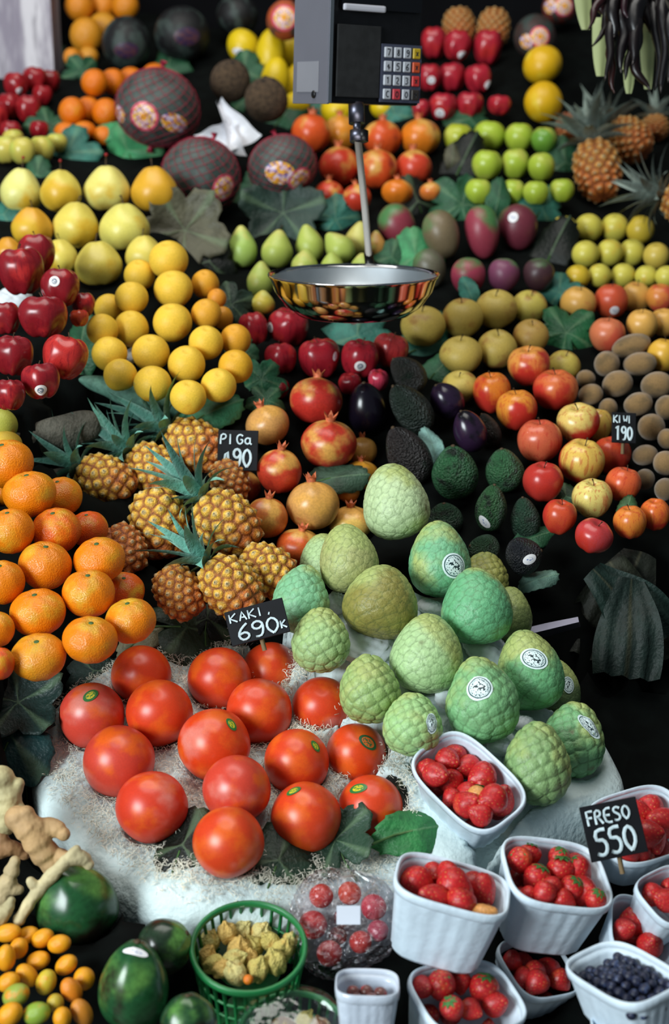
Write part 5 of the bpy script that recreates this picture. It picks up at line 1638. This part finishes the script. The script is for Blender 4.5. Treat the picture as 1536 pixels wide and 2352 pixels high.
def sign(quad, a, b, Z0, top, num, label, flip=False, extra=None, shift=0.0, back=0.0):
    mw = pose_sign(quad, a, b, Z0)
    me = bevelled(mesh('price_sign', *box(0, 0, -0.0018, a, b, 0.003), m_slate, False), 0.0006, 1)
    ob = put('price_sign', me, mw, label=label, cat='sign', group='chalk price signs')
    n1, n2 = len(top), len(num)
    put('lettering', strokes('lettering', top, -a * 0.43 + shift, b * 0.14, b * 0.25, a * 0.80 / n1, b * 0.046, hs=min(1.2, a * 0.80 / n1 * 0.8 / (b * 0.25 / 1.4) / 0.85)), None, ob, label='white chalk word')
    put('price', strokes('price', num, -a * 0.36 + shift, -b * 0.42, b * 0.46, a * 0.74 / n2, b * 0.072, hs=min(1.3, a * 0.74 / n2 * 0.86 / (b * 0.46 / 1.4) / 0.8)), None, ob, label='white chalk price')
    if extra:
        put('unit_mark', strokes('unit_mark', extra, a * 0.38 + shift, -b * 0.36, b * 0.22, a * 0.1, b * 0.05), None, ob, label='small white chalk letter')
    v, f_ = tube([(0, -b * 0.3, -0.005), (0, -b * 0.8, -0.012)], 0.003, 5)
    put('stake', mesh('stake', v, f_, m_stake), None, ob)
    return ob


def pose_sign(quad, a, b, Z0):
    """a board held nearly square to the viewer at depth Z0, as wide and turned as its surveyed corners"""
    q = np.array(quad, float)
    pts = [P(x, y, Z0) for x, y in q]
    c = sum(pts) / 4
    ex = (pts[1] + pts[2] - pts[0] - pts[3]) / 2
    ey = (pts[0] + pts[1] - pts[2] - pts[3]) / 2
    sx, sy = np.linalg.norm(ex), np.linalg.norm(ey)
    X = Vector(ex).normalized()
    Y = (Vector(ey) - X * Vector(ey).dot(X)).normalized()
    Zz = X.cross(Y)
    m = Matrix((X, Y, Zz)).transposed().to_4x4()
    lean = Matrix.Rotation(-0.22, 4, 'X')
    return Matrix.Translation(Vector(c)) @ m @ lean @ Matrix.Diagonal((sx / a, sy / b, 1, 1))


sign([(515, 1410), (646, 1368), (668, 1454), (532, 1482)], 0.075, 0.048, 1.82, 'KAKI,', '690', 'black chalk price sign reading KAKI above the persimmons', extra='K')
sign([(1336, 1856), (1465, 1829), (1483, 1955), (1352, 1980)], 0.066, 0.063, 1.60, 'FRESO', '550', 'black chalk price sign reading FRESO among the strawberries')
sign([(499, 984), (592, 988), (592, 1082), (500, 1082)], 0.062, 0.062, 2.12, 'PIGa', '490', 'black chalk price sign behind the topmost baby pineapple')
sign([(1400, 949), (1456, 943), (1465, 1024), (1410, 1012)], 0.038, 0.052, 2.17, 'KIWI', '190', 'small black chalk price sign among the kiwis')

# ------------------------------------------------------------------ hanging scale
m_dark = plain('black_plastic', (14, 14, 17), 0.4, var=0.2, vscale=60, spec=0.4)
m_grey = plain('grey_enamel', (116, 116, 126), 0.5, metal=0.3, var=0.08, vscale=5)
m_chrome = plain('chrome', (200, 202, 206), 0.10, metal=1.0, var=0.03)
m_key = plain('key_cap', (170, 174, 182), 0.5, usecol=True, var=0.05)
m_ink = plain('key_ink', (20, 22, 30), 0.6)
m_glass = plain('display_window', (5, 5, 10), 0.08, spec=0.6)
ZS_ = 2.2
bw, bd, bh = 0.166, 0.104, 0.30
near = Vector(P(754, 236, ZS_ - 0.04))
yaw = math.radians(30)
roll = math.radians(2.0)
# box frame: x along the front, y into depth, z up; origin at the lower near corner
mb = Matrix.Translation(near) @ Matrix.Rotation(yaw, 4, 'Z') @ Matrix.Rotation(roll, 4, 'Y')
sc = bpy.data.objects.new('hanging_scale', None)
COL.objects.link(sc)
sc.matrix_basis = mb
sc['label'] = 'dark hanging market scale with keypad and steel pan above the fruit'
sc['category'] = 'scale'
put('housing', bevelled(mesh('housing', *box(bw / 2, bd / 2 + 0.002, bh / 2, bw, bd - 0.004, bh), m_dark, False), 0.004), None, sc)
sp = put('side_panel', bevelled(mesh('side_panel', *box(-0.002, bd / 2, bh / 2, 0.005, bd + 0.004, bh + 0.004), m_grey, False), 0.001), None, sc, label='grey metal side panel')
put('rating_plate', mesh('rating_plate', *box(-0.0052, bd * 0.55, 0.038, 0.001, bd * 0.66, 0.045), plain('plate', (150, 150, 158), 0.4, metal=0.3, var=0.05), False), None, sp, label='paler grey rating plate')
v, f_ = revolve(0.4, nt_=6, nc=12)
put('lock', mesh('lock', v * 0.012, f_, m_dark), Matrix.Translation((-0.006, bd * 0.35, 0.012)) @ Matrix.Rotation(PI / 2, 4, 'Y'), sp)
put('edge_trim', mesh('edge_trim', *box(0.0, -0.002, bh / 2, 0.006, 0.004, bh), m_chrome, False), None, sc)
put('lower_panel', bevelled(mesh('lower_panel', *box(bw * 0.30, -0.001, 0.062, bw * 0.46, 0.004, 0.105), plain('mottled_panel', (30, 31, 32), 0.7, var=0.3, vscale=60), False), 0.001), None, sc, label='dull dark grey panel')
dsp = put('display', bevelled(mesh('display', *box(bw * 0.53, -0.002, 0.175, bw * 0.86, 0.004, 0.075), m_glass, False), 0.001), None, sc)
put('display_lip', bevelled(mesh('display_lip', *box(bw * 0.33, -0.006, 0.139, bw * 0.44, 0.008, 0.010), plain('pale_plastic', (196, 196, 206), 0.3, var=0.04), False), 0.003), None, dsp, label='pale strip imitating a lamp reflection under the display')  # pale bar modelled in place of a lamp reflection on the display edge
kp = put('keypad', mesh('keypad', *box(bw * 0.76, -0.002, 0.047, bw * 0.44, 0.004, 0.086), plain('keypad_plate', (66, 70, 88), 0.5, var=0.05), False), None, sc)
KEYS = ['789', '456', '123', 'C00']
for r in range(4):
    for c_ in range(4):
        x = bw * 0.76 + (c_ - 1.5) * bw * 0.104
        z = 0.047 + (1.5 - r) * 0.0205
        colr = (184, 188, 196)
        if c_ == 3:
            colr = [(190, 160, 30), (200, 80, 40), (200, 50, 50), (50, 44, 40)][r]
        if r == 3 and c_ == 1:
            colr = (196, 60, 70)
        put('key', bevelled(mesh('key', *box(x, -0.0055, z, bw * 0.082, 0.004, 0.0155), m_key, False), 0.0012, 1), None, kp, color=colr)
        ch = KEYS[r][c_] if c_ < 3 else 'x'
        g = strokes('legend', ch, 0, 0, 0.0095, 0.01, 0.0016, mat=m_ink, z=0.0)
        put('legend', g, Matrix.Translation((x - 0.0028, -0.0078, z - 0.0048)) @ Matrix.Rotation(PI / 2, 4, 'X'), kp)
ib = mb.inverted()


def loc(u, v, Z):
    return ib @ Vector(P(u, v, Z))


v, f_ = tube([loc(818, 238, ZS_), loc(819, 284, ZS_)], 0.0125, 16)
put('load_stem', mesh('load_stem', v, f_, m_steel), None, sc)
v, f_ = tube([loc(819, 280, ZS_), loc(820, 304, ZS_)], 0.006, 10)
put('hook_pin', mesh('hook_pin', v, f_, m_steel), None, sc)
v, f_ = tube([loc(821, 300, ZS_), loc(821, 326, ZS_)], 0.0125, 14)
put('clamp', mesh('clamp', v, f_, m_steel), None, sc)
v, f_ = tube([loc(834, 300, ZS_ - .005), loc(834, 326, ZS_ - .005)], 0.008, 6)
put('clamp_screw', mesh('clamp_screw', v, f_, m_dark), None, sc)
pc = Vector(P(812, 632, ZS_))
pts = [loc(822, 322, ZS_), loc(838, 480, ZS_ + .08), loc(848, 600, ZS_ + .150), loc(850, 660, ZS_ + .154)]
for k in range(8):
    t = k / 7
    w_ = pc + Vector((0.025 * (1 - t), 0.150 * math.cos(t * PI / 2), -0.02 - 0.052 * math.sin(t * PI / 2) ** 0.8))
    pts.append(ib @ w_)
v, f_ = tube(pts, 0.0058, 10)
put('rod', mesh('rod', v, f_, plain('rod_paint', (196, 190, 182), 0.4, metal=0.15)), None, sc, label='pale rod curving under the pan')
v, f_ = tube([loc(846, 580, ZS_ + .142), loc(849, 612, ZS_ + .150)], 0.0078, 10)
put('rod_sleeve', mesh('rod_sleeve', v, f_, m_dark), None, sc)
R = 197 * ZS_ / F
prof = [(0.001, -0.064), (0.55, -0.0635), (0.66, -0.060), (0.80, -0.046), (0.92, -0.024), (0.975, -0.004), (1.0, 0.0), (1.005, 0.0025), (0.99, 0.003), (0.965, -0.003), (0.905, -0.024), (0.79, -0.043), (0.65, -0.0565), (0.54, -0.060), (0.001, -0.0605)]
v = [(R * r * math.cos(2 * PI * k / 72), R * r * math.sin(2 * PI * k / 72), z) for r, z in prof for k in range(72)]
me = mesh('pan', v, grid_faces(len(prof), 72), m_chrome)
me.materials.append(plain('brushed_steel', (196, 204, 210), 0.42, metal=1.0, var=0.06, vscale=20))
for p_ in me.polygons:
    p_.material_index = 1 if p_.index >= 9 * 72 else 0
put('pan', me, ib @ Matrix.Translation(pc), sc, label='round polished steel weighing pan')

# ------------------------------------------------------------------ dried chillies and husks on a cord
m_chil = skin('chilli_skin', second=(14, 5, 7), scale=2.0, lo=0.4, hi=0.62, rough=0.33, fine=0.2, fscale=8, bstr=0.3, bscale=10)
m_stalk = plain('dark_stalk', (34, 30, 20), 0.8)
m_husk = plain('husk', (178, 186, 132), 0.6, var=0.2, vscale=3, second=(150, 160, 110))
CORE = [(1400 + 9 * (i % 16), -34 + 11 * (i % 3), 1398 + 9.3 * (i % 16), 40 + 17 * ((i * 5) % 4), 17, (15, 8, 11)) for i in range(16)]
CH = [(1392, -30, 1348, 68, 15, (60, 16, 22)), (1404, -20, 1361, 108, 15, (44, 14, 20)), (1412, 20, 1393, 185, 16, (20, 12, 18)), (1410, 90, 1413, 214, 15, (70, 22, 18)), (1426, 10, 1424, 168, 22, (16, 8, 14)),
      (1444, 70, 1431, 184, 15, (22, 10, 16)), (1448, 110, 1490, 207, 18, (36, 12, 14)), (1468, -20, 1464, 125, 30, (12, 7, 12)), (1496, -10, 1508, 208, 18, (14, 14, 22)), (1524, -20, 1520, 214, 22, (12, 8, 14)),
      (1436, -40, 1446, 46, 14, (88, 20, 50)), (1378, -40, 1384, 36, 24, (58, 18, 24)), (1450, 20, 1448, 150, 22, (16, 8, 12)), (1414, -30, 1408, 90, 26, (16, 9, 12)), (1484, -30, 1500, 80, 26, (14, 8, 14)), (1540, 20, 1538, 190, 20, (12, 9, 14))]
where = ['with the highest tip of all', 'pointing down-left below the highest tip', 'hanging left of the reddish one', 'reddish with a long point', 'thick behind the reddish one', 'short beside the slim husk', 'bent towards the wide pale husk', 'fat, left of the wide pale husk',
         'bluish black, right of the wide pale husk', 'near the frame edge', 'purple-tinged at the top', 'broad brownish at the top', 'middle of the bunch, above the bent one', 'fat black at the heart of the bunch', 'leaning above the wide pale husk', 'at the very frame edge']
for i, (u0, v0, u1, v1, w_, colr) in enumerate(CH + CORE):
    Z = (2.36 if i < len(CH) else 2.40) + 0.02 * math.sin(i * 2.4) + 0.012 * (i % 3)
    a, b_ = np.array(P(u0, v0, Z)), np.array(P(u1, v1, Z - 0.01))
    bow = np.array([0.008 * math.sin(i * 1.7), 0, 0])
    pts = [a + (b_ - a) * t + bow * math.sin(t * PI) + np.array([0.003 * math.sin(9 * t + i), 0, 0]) for t in np.linspace(0, 1, 12)]
    r0 = w_ * 1.35 * Z / F / 2
    rad = [r0 * x for x in (0.35, 0.8, 1.0, 1.04, 1.0, 0.95, 0.9, 0.82, 0.7, 0.55, 0.36, 0.1)]
    org = Matrix.Translation(Vector(a))
    v, f_ = tube([Vector(p) - Vector(a) for p in pts], rad, 10)
    colr = tuple(x * 0.7 for x in colr)
    ob = put('dried_chilli', mesh('dried_chilli', v, f_, m_chil), org, label=f'dried dark chilli {where[i]}' if i < len(CH) else 'short blackish dried chilli in the dense top of the bunch', cat='chilli', group='dried chillies in the hanging bunch', color=colr)
    up = np.array(P(1442 + (u0 - 1442) * 0.75, v0 - 42, Z + 0.01))
    v, f_ = tube([(0, 0, 0), Vector(up - a) * 0.5, Vector(up - a)], [r0 * 0.4, 0.0018, 0.0018], 6)
    put('stem', mesh('stem', v, f_, m_stalk), None, ob)
HK = [(1336, -40, 1345, 68, 40, 'broad pale husk, first from left in the hanging bunch'), (1384, 40, 1380, 175, 44, 'pale green husk behind the two slanting chillies'), (1436, 60, 1432, 160, 14, 'slim pale husk between two thick chillies'),
      (1487, 30, 1488, 205, 36, 'wide pale husk with a pointed top right of the bent chilli'), (1446, 150, 1444, 215, 26, 'short pale husk behind the bent chilli'), (1452, -40, 1460, 8, 24, 'pale husk stub at the top of the hanging bunch')]
for i, (u0, v0, u1, v1, w_, lab) in enumerate(HK):
    Z = 2.46
    a, b_ = Vector(P(u0, v0, Z)), Vector(P(u1, v1, Z))
    vs = []
    for t in np.linspace(0, 1, 10):
        for q in np.linspace(-1, 1, 7):
            wd_ = w_ * Z / F / 2 * (min(1, 0.15 + 2.2 * t) if i == 3 else 1) * (1 - 0.55 * t ** 3)
            p = a.lerp(b_, t) - a
            vs.append((p.x + q * wd_, p.y + 0.4 * wd_ * q * q + 0.001 * (q * 6 % 2), p.z))
    me = mesh('pale_husk', vs, grid_faces(10, 7, False), m_husk)
    ob = put('pale_husk', me, Matrix.Translation(a), label=lab, cat='husk', group='pale husks in the hanging bunch')
    v, f_ = tube([(0, 0, 0), (0, -0.004, 0.05), Vector(P(1442 + (u0 - 1442) * .8, -85, Z - .05)) - a], 0.003, 5)
    put('stalk', mesh('stalk', v, f_, m_husk), None, ob)
v, f_ = tube([P(1040, -92, 2.40), P(1700, -92, 2.40)], 0.010, 10)
put('hanging_rail', mesh('hanging_rail', v, f_, m_dark), label='dark rail over the stall that carries the chilli bunch', cat='rail')

# ------------------------------------------------------------------ ginger roots
m_gin = plain('ginger_skin', (190, 160, 112), 0.7, var=0.22, vscale=24, bstr=0.4, bscale=60, usecol=True)
GN = [(1.66, (188, 176, 130), 'pale knobbly ginger root at the frame edge above the rest', [[(2, 1790, 30), (18, 1840, 36), (10, 1890, 30)], [(18, 1840, 24), (42, 1800, 16)], [(18, 1840, 24), (46, 1860, 16)]]),
      (1.64, (186, 150, 104), 'big branching ginger root touching the foam tray', [[(40, 1880, 28), (72, 1912, 32), (100, 1956, 34), (124, 1990, 26)], [(80, 1900, 24), (126, 1900, 22), (146, 1916, 16)], [(72, 1912, 20), (60, 1870, 22)], [(110, 1960, 20), (150, 1970, 18)]]),
      (1.59, (196, 182, 140), 'long slim ginger finger lying on the green papaya', [[(44, 2112, 14), (72, 2066, 15), (112, 2018, 17), (150, 1980, 15), (176, 1950, 11)], [(150, 1978, 14), (190, 1968, 18), (204, 1986, 13)], [(86, 2046, 12), (70, 2024, 12)]]),
      (1.63, (180, 160, 120), 'pale ginger root with a pointed tip below the brown one', [[(4, 2060, 24), (22, 2016, 22), (34, 1978, 13)], [(10, 2040, 18), (44, 2044, 13)]]),
      (1.66, (150, 112, 74), 'brownish ginger root in the shade at the frame edge', [[(0, 1950, 22), (30, 1946, 18), (56, 1962, 14)], [(6, 1950, 18), (4, 1920, 16)]]),
      (1.58, (176, 164, 124), 'small ginger root end just above the kumquats', [[(0, 2104, 20), (18, 2086, 16), (26, 2068, 10)], [(0, 2100, 12), (-12, 2080, 12)]])]
v0_, f0_ = revolve(1.0, nt_=8, nc=12)
for k, (Z, colr, lab, brs) in enumerate(GN):
    org = Vector(P(brs[0][1][0], brs[0][1][1], Z))
    vs, fs = [], []
    for br in brs:
        pts, rad = [], []
        for a, b_ in zip(br[:-1], br[1:]):
            for t in np.linspace(0, 1, 5)[:-1 if b_ is not br[-1] else None]:
                q = np.array(a) + (np.array(b_) - np.array(a)) * t
                pts.append(Vector(P(q[0], q[1], Z + 0.004 * math.sin(q[0] * .06 + k))) - org)
                rad.append(q[2] * Z / F * (1 + 0.09 * math.sin(len(pts) * 2.1)))
        v, f_ = tube(pts, rad, 12)
        o = len(vs)
        vs += v
        fs += [tuple(i + o for i in q) for q in f_]
        for e in (0, -1):
            o = len(vs)
            vs += [tuple(Vector(x) * rad[e] * 2.02 + pts[e]) for x in v0_]
            fs += [tuple(i + o for i in q) for q in f0_]
    ob = put('ginger_root', mesh('ginger_root', vs, fs, m_gin), Matrix.Translation(org), label=lab, cat='ginger', group='ginger roots in the corner', color=colr)
    rm = ob.modifiers.new('fuse', 'REMESH')
    rm.mode = 'VOXEL'
    rm.voxel_size = 0.0016
    rm.use_smooth_shade = True
    sm = ob.modifiers.new('soften', 'SMOOTH')
    sm.iterations = 6

# ------------------------------------------------------------------ green basket of physalis
m_bask = plain('green_plastic', (28, 118, 62), 0.4, var=0.08)
m_phys = skin('physalis_husk', second=(204, 164, 84), scale=1.8, lo=0.5, hi=0.75, rough=0.65, fine=0.15, fscale=14, bstr=0.4, bscale=8)
BZc = 1.56
Rb = 130 * BZc / F
tb = math.radians(16)
axis = Vector((0.03, -math.sin(tb), math.cos(tb)))
mbk = basis(axis, 0, P(571, 2176, BZc), 1, 1, 1, ref=(0, 1, 0.3))
ME_RIM = mesh('rim', *(lambda a: (a[0], a[1]))((lambda nv=40, nt2=8: ([((Rb + 0.0032 * math.cos(b)) * math.cos(a), (Rb + 0.0032 * math.cos(b)) * math.sin(a), 0.005 * math.sin(b)) for a in np.linspace(0, 2 * PI, nv, endpoint=False) for b in np.linspace(0, 2 * PI, nt2, endpoint=False)],
                                                            [(i * nt2 + j, ((i + 1) % nv) * nt2 + j, ((i + 1) % nv) * nt2 + (j + 1) % nt2, i * nt2 + (j + 1) % nt2) for i in range(nv) for j in range(nt2)]))()), m_bask)
v, f_ = tube([(Rb, 0, 0), (Rb * 0.93, 0, -0.03), (Rb * 0.84, 0, -0.08)], 0.0022, 5)
ME_RIB = mesh('rib', v, f_, m_bask)


def hoop(zz, rr):
    return mesh('hoop', [((rr + 0.0018 * math.cos(b)) * math.cos(a), (rr + 0.0018 * math.cos(b)) * math.sin(a), zz + 0.0018 * math.sin(b)) for a in np.linspace(0, 2 * PI, 40, endpoint=False) for b in np.linspace(0, 2 * PI, 6, endpoint=False)],
                [(i * 6 + j, ((i + 1) % 40) * 6 + j, ((i + 1) % 40) * 6 + (j + 1) % 6, i * 6 + (j + 1) % 6) for i in range(40) for j in range(6)], m_bask)


HOOPS = [hoop(-0.028, Rb * 0.935), hoop(-0.052, Rb * 0.892), hoop(-0.078, Rb * 0.845)]
FLOOR = mesh('floor_disc', [(Rb * 0.84 * math.cos(a), Rb * 0.84 * math.sin(a), -0.079) for a in np.linspace(0, 2 * PI, 40, endpoint=False)], [tuple(range(40))], m_bask)


def basket(mat, lab):
    ob = put('fruit_basket', ME_RIM, mat, label=lab, cat='basket', group='green lattice baskets')
    for k in range(32):
        put('rib', ME_RIB, Matrix.Rotation(2 * PI * k / 32, 4, 'Z'), ob)
    for h in HOOPS:
        put('hoop', h, None, ob)
    put('basket_floor', FLOOR, None, ob)
    return ob


basket(mbk, 'round green lattice basket full of papery physalis')
v, f_ = revolve(1.25, -0.16, lobes=5, amp=0.16, tamp=0.14, nt_=24, nc=40, dt=-0.34, wt=0.12, db=-0.05, wb=0.07, lump=0.03)
reg('physalis', 'kumquat', v, f_)
MESHES['physalis'][0].materials[0] = m_phys
PH = [(480, 2166, 46, 60, 20), (522, 2146, 44, 56, -10), (552, 2140, 44, 50, 40), (546, 2184, 50, 66, 10), (536, 2206, 48, 54, 60), (582, 2178, 44, 56, -20), (596, 2146, 46, 60, 30), (606, 2124, 38, 46, 0), (624, 2166, 44, 58, -40),
      (646, 2188, 50, 62, 20), (667, 2170, 44, 60, 10), (592, 2230, 50, 64, 15), (543, 2238, 50, 60, -30), (490, 2216, 44, 64, 70), (632, 2212, 52, 60, -15), (508, 2228, 40, 54, 60), (474, 2196, 40, 54, 30), (574, 2206, 40, 48, 0)]
inv = mbk.inverted()
o = inv @ Vector(CAM)
ZZ = []
for (u, v, w_, h_, r_) in PH:
    d = inv.to_3x3() @ Vector(P(u, v, 1.0) - CAM)
    ZZ.append((-0.026 - o.z) / d.z)
ZZ = settle([p[0] for p in PH], [p[1] for p in PH], [p[2] * .9 for p in PH], [p[2] * .9 for p in PH], ZZ)
od = sorted(range(len(PH)), key=lambda i: PH[i][1])
for k in range(5):
    row = sorted(od[k * 18 // 5:(k + 1) * 18 // 5], key=lambda i: PH[i][0])
    for j, i in enumerate(row):
        u, v, w_, h_, r_ = PH[i]
        s = w_ * ZZ[i] / F
        put('physalis', MESHES['physalis'][0], basis(camdir(math.sin(math.radians(r_)), math.cos(math.radians(r_)), 0.3), random.uniform(0, 6), P(u, v, ZZ[i]), s, s, s * 0.95),
            label=f'papery physalis, {ORD[j]} from left in the {["back", "second", "middle", "fourth", "front"][k]} row of green basket', cat='physalis', group='physalis in the green basket', color=random.choice([(206, 194, 118), (216, 200, 130), (196, 178, 96), (214, 176, 96)]))
reg('orange_berry', 'orange', *revolve(0.98, nt_=14, nc=18))
s = 24 * 1.5 / F
put('orange_berry', MESHES['orange_berry'][0], Matrix.Translation(Vector(P(570, 2250, min(ZZ) - 0.012))) @ Matrix.Scale(s, 4), label='bare orange physalis berry at the front of the green basket', cat='berry', color=(226, 120, 30))
# second basket, wrapped, cut by the frame
m_film = clear_mat('clear_film', (246, 250, 248), 0.10, 0.9, 9.0, film=True)
mb2 = basis(axis, 0.3, P(676, 2386, 1.50), 0.94, 0.94, 0.94, ref=(0, 1, 0.3))
b2 = basket(mb2, 'film-wrapped green lattice basket cut by the lower frame')
v, f_ = revolve(0.5, nt_=24, nc=40, lump=0.06)
put('film_wrap', mesh('film_wrap', [(x * Rb * 2.06, y * Rb * 2.06, z * 0.09 + 0.012) for x, y, z in v], f_, m_film), None, b2, label='clear crinkled film')
for k, (x, y, c_) in enumerate([(-.5, .3, (190, 170, 90)), (-.1, .5, (120, 70, 50)), (.3, .45, (200, 180, 100)), (.6, .2, (140, 90, 60)), (.1, .1, (190, 160, 80)), (-.35, -.1, (150, 100, 60))]):
    put('physalis', MESHES['physalis'][0], mb2 @ Matrix.Translation((x * Rb, y * Rb, -0.014)) @ Matrix.Rotation(k * 1.1, 4, 'Z') @ Matrix.Rotation(1.2, 4, 'X') @ Matrix.Scale(0.021, 4), label='papery physalis under the film of the wrapped basket', cat='physalis', group='physalis in the wrapped basket', color=c_)

# ------------------------------------------------------------------ clear bag of small red fruit
reg('red_plum', 'red', *revolve(0.96, dt=0.05, wt=0.1, nt_=22, nc=28, lump=0.02))
BG = [(738, 2058, 56, (190, 50, 34)), (803, 2052, 54, (200, 66, 40)), (719, 2125, 66, (176, 40, 44)), (858, 2084, 60, (186, 56, 70)), (828, 2164, 52, (180, 50, 40)), (757, 2190, 60, (150, 34, 34)), (790, 2108, 46, (70, 26, 26)), (868, 2138, 50, (170, 60, 80)), (776, 2150, 44, (60, 24, 24))]
zb_ = settle([b[0] for b in BG], [b[1] for b in BG], [b[2] for b in BG], [b[2] for b in BG], [1.62 - 0.00025 * (b[1] - 2100) + .0001 * i for i, b in enumerate(BG)])
names_ = ['highest', 'right of the highest', 'leftmost', 'pinkish, right edge', 'lower right', 'lowest', 'dark one in the middle', 'pink one under the right edge', 'dark one above the lowest']
bagpts = []
for (u, v, w_, c_), z, nm in zip(BG, zb_, names_):
    s = w_ * z / F
    put('red_plum', MESHES['red_plum'][0], basis(camdir(random.uniform(-.5, .5), 0.7, 0.5), 0, P(u, v, z), s, s, s), label=f'small red plum in the clear bag, {nm}', cat='plum', group='red plums in the clear bag', color=c_)
    bagpts.append((P(u, v, z), s / 2))
bc = sum(p for p, r in bagpts) / len(bagpts)
g = np.random.default_rng(3)
v, f_ = revolve(1.0, nt_=44, nc=64)
d = v / np.linalg.norm(v, axis=1, keepdims=True)
rad = np.full(len(d), 0.012)
for p, r in bagpts:
    q = p - bc
    b_ = d @ q
    disc = b_ ** 2 - (q @ q - (r + 0.006) ** 2)
    rad = np.maximum(rad, np.where(disc > 0, b_ + np.sqrt(np.clip(disc, 0, None)), 0))
nb = d @ d.T
wgt_ = np.exp((nb - 1) / 0.03)
hull = np.array([rad[row > 0.93].max() for row in nb])
rad = np.maximum(rad, (wgt_ @ hull) / wgt_.sum(1)) + 0.004
rad += 0.0035 * np.abs(np.sin(9 * d[:, 0] + 14 * d[:, 2]) * np.sin(11 * d[:, 1] - 7 * d[:, 2]))
bag = put('clear_bag', mesh('clear_bag', d * rad[:, None], f_, clear_mat('cellophane', (248, 246, 250), 0.16, 1.0, 70.0, film=True)), Matrix.Translation(Vector(bc)), label='crinkled clear bag of small red plums left of the punnets', cat='bag')
v, f_ = tube([Vector(P(845, 2020, 1.60)) - Vector(bc), Vector(P(822, 2006, 1.60)) - Vector(bc), Vector(P(800, 1990, 1.61)) - Vector(bc)], [0.012, 0.004, 0.014], 12, False)
put('bag_neck', mesh('bag_neck', v, f_, m_film), None, bag)
put('bag_label', mesh('bag_label', *box(0, 0, 0, 0.026, 0.020, 0.0006), plain('label_paper', (206, 212, 224), 0.5, var=0.05), False), Matrix.Translation(Vector(P(800, 2102, min(zb_) - 0.035)) - Vector(bc)) @ Matrix.Rotation(0.9, 4, 'X'), bag, label='small white paper label')

# ------------------------------------------------------------------ clear tub
mt = pose([(778, 2222), (908, 2232), (926, 2290), (762, 2290)], 0.067, 0.063, 1.5)
body, rim = punnet_mesh(0.067, 0.063, 0.065)
m_tub = clear_mat('clear_tub', (214, 224, 238), 1.5, 0.3, 20.0)
body = body.copy()
rim = rim.copy()
body.materials[0] = m_tub
rim.materials[0] = m_tub
tbo = put('plastic_tub', body, mt, label='small whitish plastic tub of brownish fruit beside the punnets', cat='tub')
put('rim', rim, None, tbo)
for k, (x, y) in enumerate([(-.018, .014), (0, .016), (.018, .012), (-.014, -.008), (.006, -.006), (.02, -.012)]):
    put('dried_fig', MESHES['red_plum'][0], mt @ Matrix.Translation((x * .8, y * .8, -0.016)) @ Matrix.Rotation(k, 4, 'X') @ Matrix.Scale(0.0145, 4), label='brownish small fruit in the whitish tub', cat='fruit', group='brown fruit in the whitish tub', color=(110, 70, 64))

# ------------------------------------------------------------------ wads of white tissue
m_tis = plain('tissue', (218, 226, 232), 0.75, var=0.06)
v, f_ = revolve(0.8, nt_=26, nc=34, lump=0.22, seed=5)
nrm_ = v / np.linalg.norm(v, axis=1, keepdims=True)
v2 = v + nrm_ * (0.05 * np.abs(np.sin(17 * v[:, :1] + 9 * v[:, 2:])) + 0.05 * np.abs(np.sin(15 * v[:, 1:2] - 11 * v[:, 2:])))
ME_TIS = mesh('tissue_wad', v2, f_, m_tis)
for (u, v, w_, h_, lab) in [(776, 1384, 50, 70, 'tissue wad left of the olive-brown cherimoya'), (838, 1476, 130, 80, 'large tissue wad under the olive-brown cherimoya'), (990, 1396, 58, 56, 'tissue wad right of the olive-brown cherimoya'), (1118, 1492, 120, 56, 'tissue wad under the deep green cherimoya'),
                            (1030, 1600, 60, 60, 'tissue wad below the large smooth pale cherimoya'), (1196, 1660, 56, 50, 'tissue wad above the lowest coarse-scaled cherimoya'), (1150, 1712, 60, 40, 'tissue wad right of the strawberry punnet top'), (1010, 1700, 50, 40, 'tissue wad behind the upper strawberry punnet')]:
    d2_ = (tu - u) ** 2 + (tv - v) ** 2
    i, j = np.unravel_index(d2_.argmin(), d2_.shape)
    Z = proj(np.array([TX[i, j], TY[i, j], TZ[i, j]]))[2] - 0.012
    put('tissue_wad', ME_TIS, basis(camdir(0.2, 0.8, 0.5), random.uniform(0, 6), P(u, v, Z), w_ * .86 * Z / F, w_ * .86 * Z / F, h_ * .86 * Z / F), label='white ' + lab, cat='tissue', group='tissue wads between the cherimoyas')
for (u, v, w_, h_, lab) in [(28, 690, 80, 60, 'crumpled white tissue under the highest dark red apple'), (302, 818, 36, 44, 'crumpled white tissue between golden peaches')]:
    Z = bed_hit(u, v) - 0.02
    put('tissue_wad', ME_TIS, basis(camdir(0.2, 0.8, 0.5), 1.0, P(u, v, Z), w_ * Z / F, w_ * Z / F, h_ * Z / F), label=lab, cat='tissue')
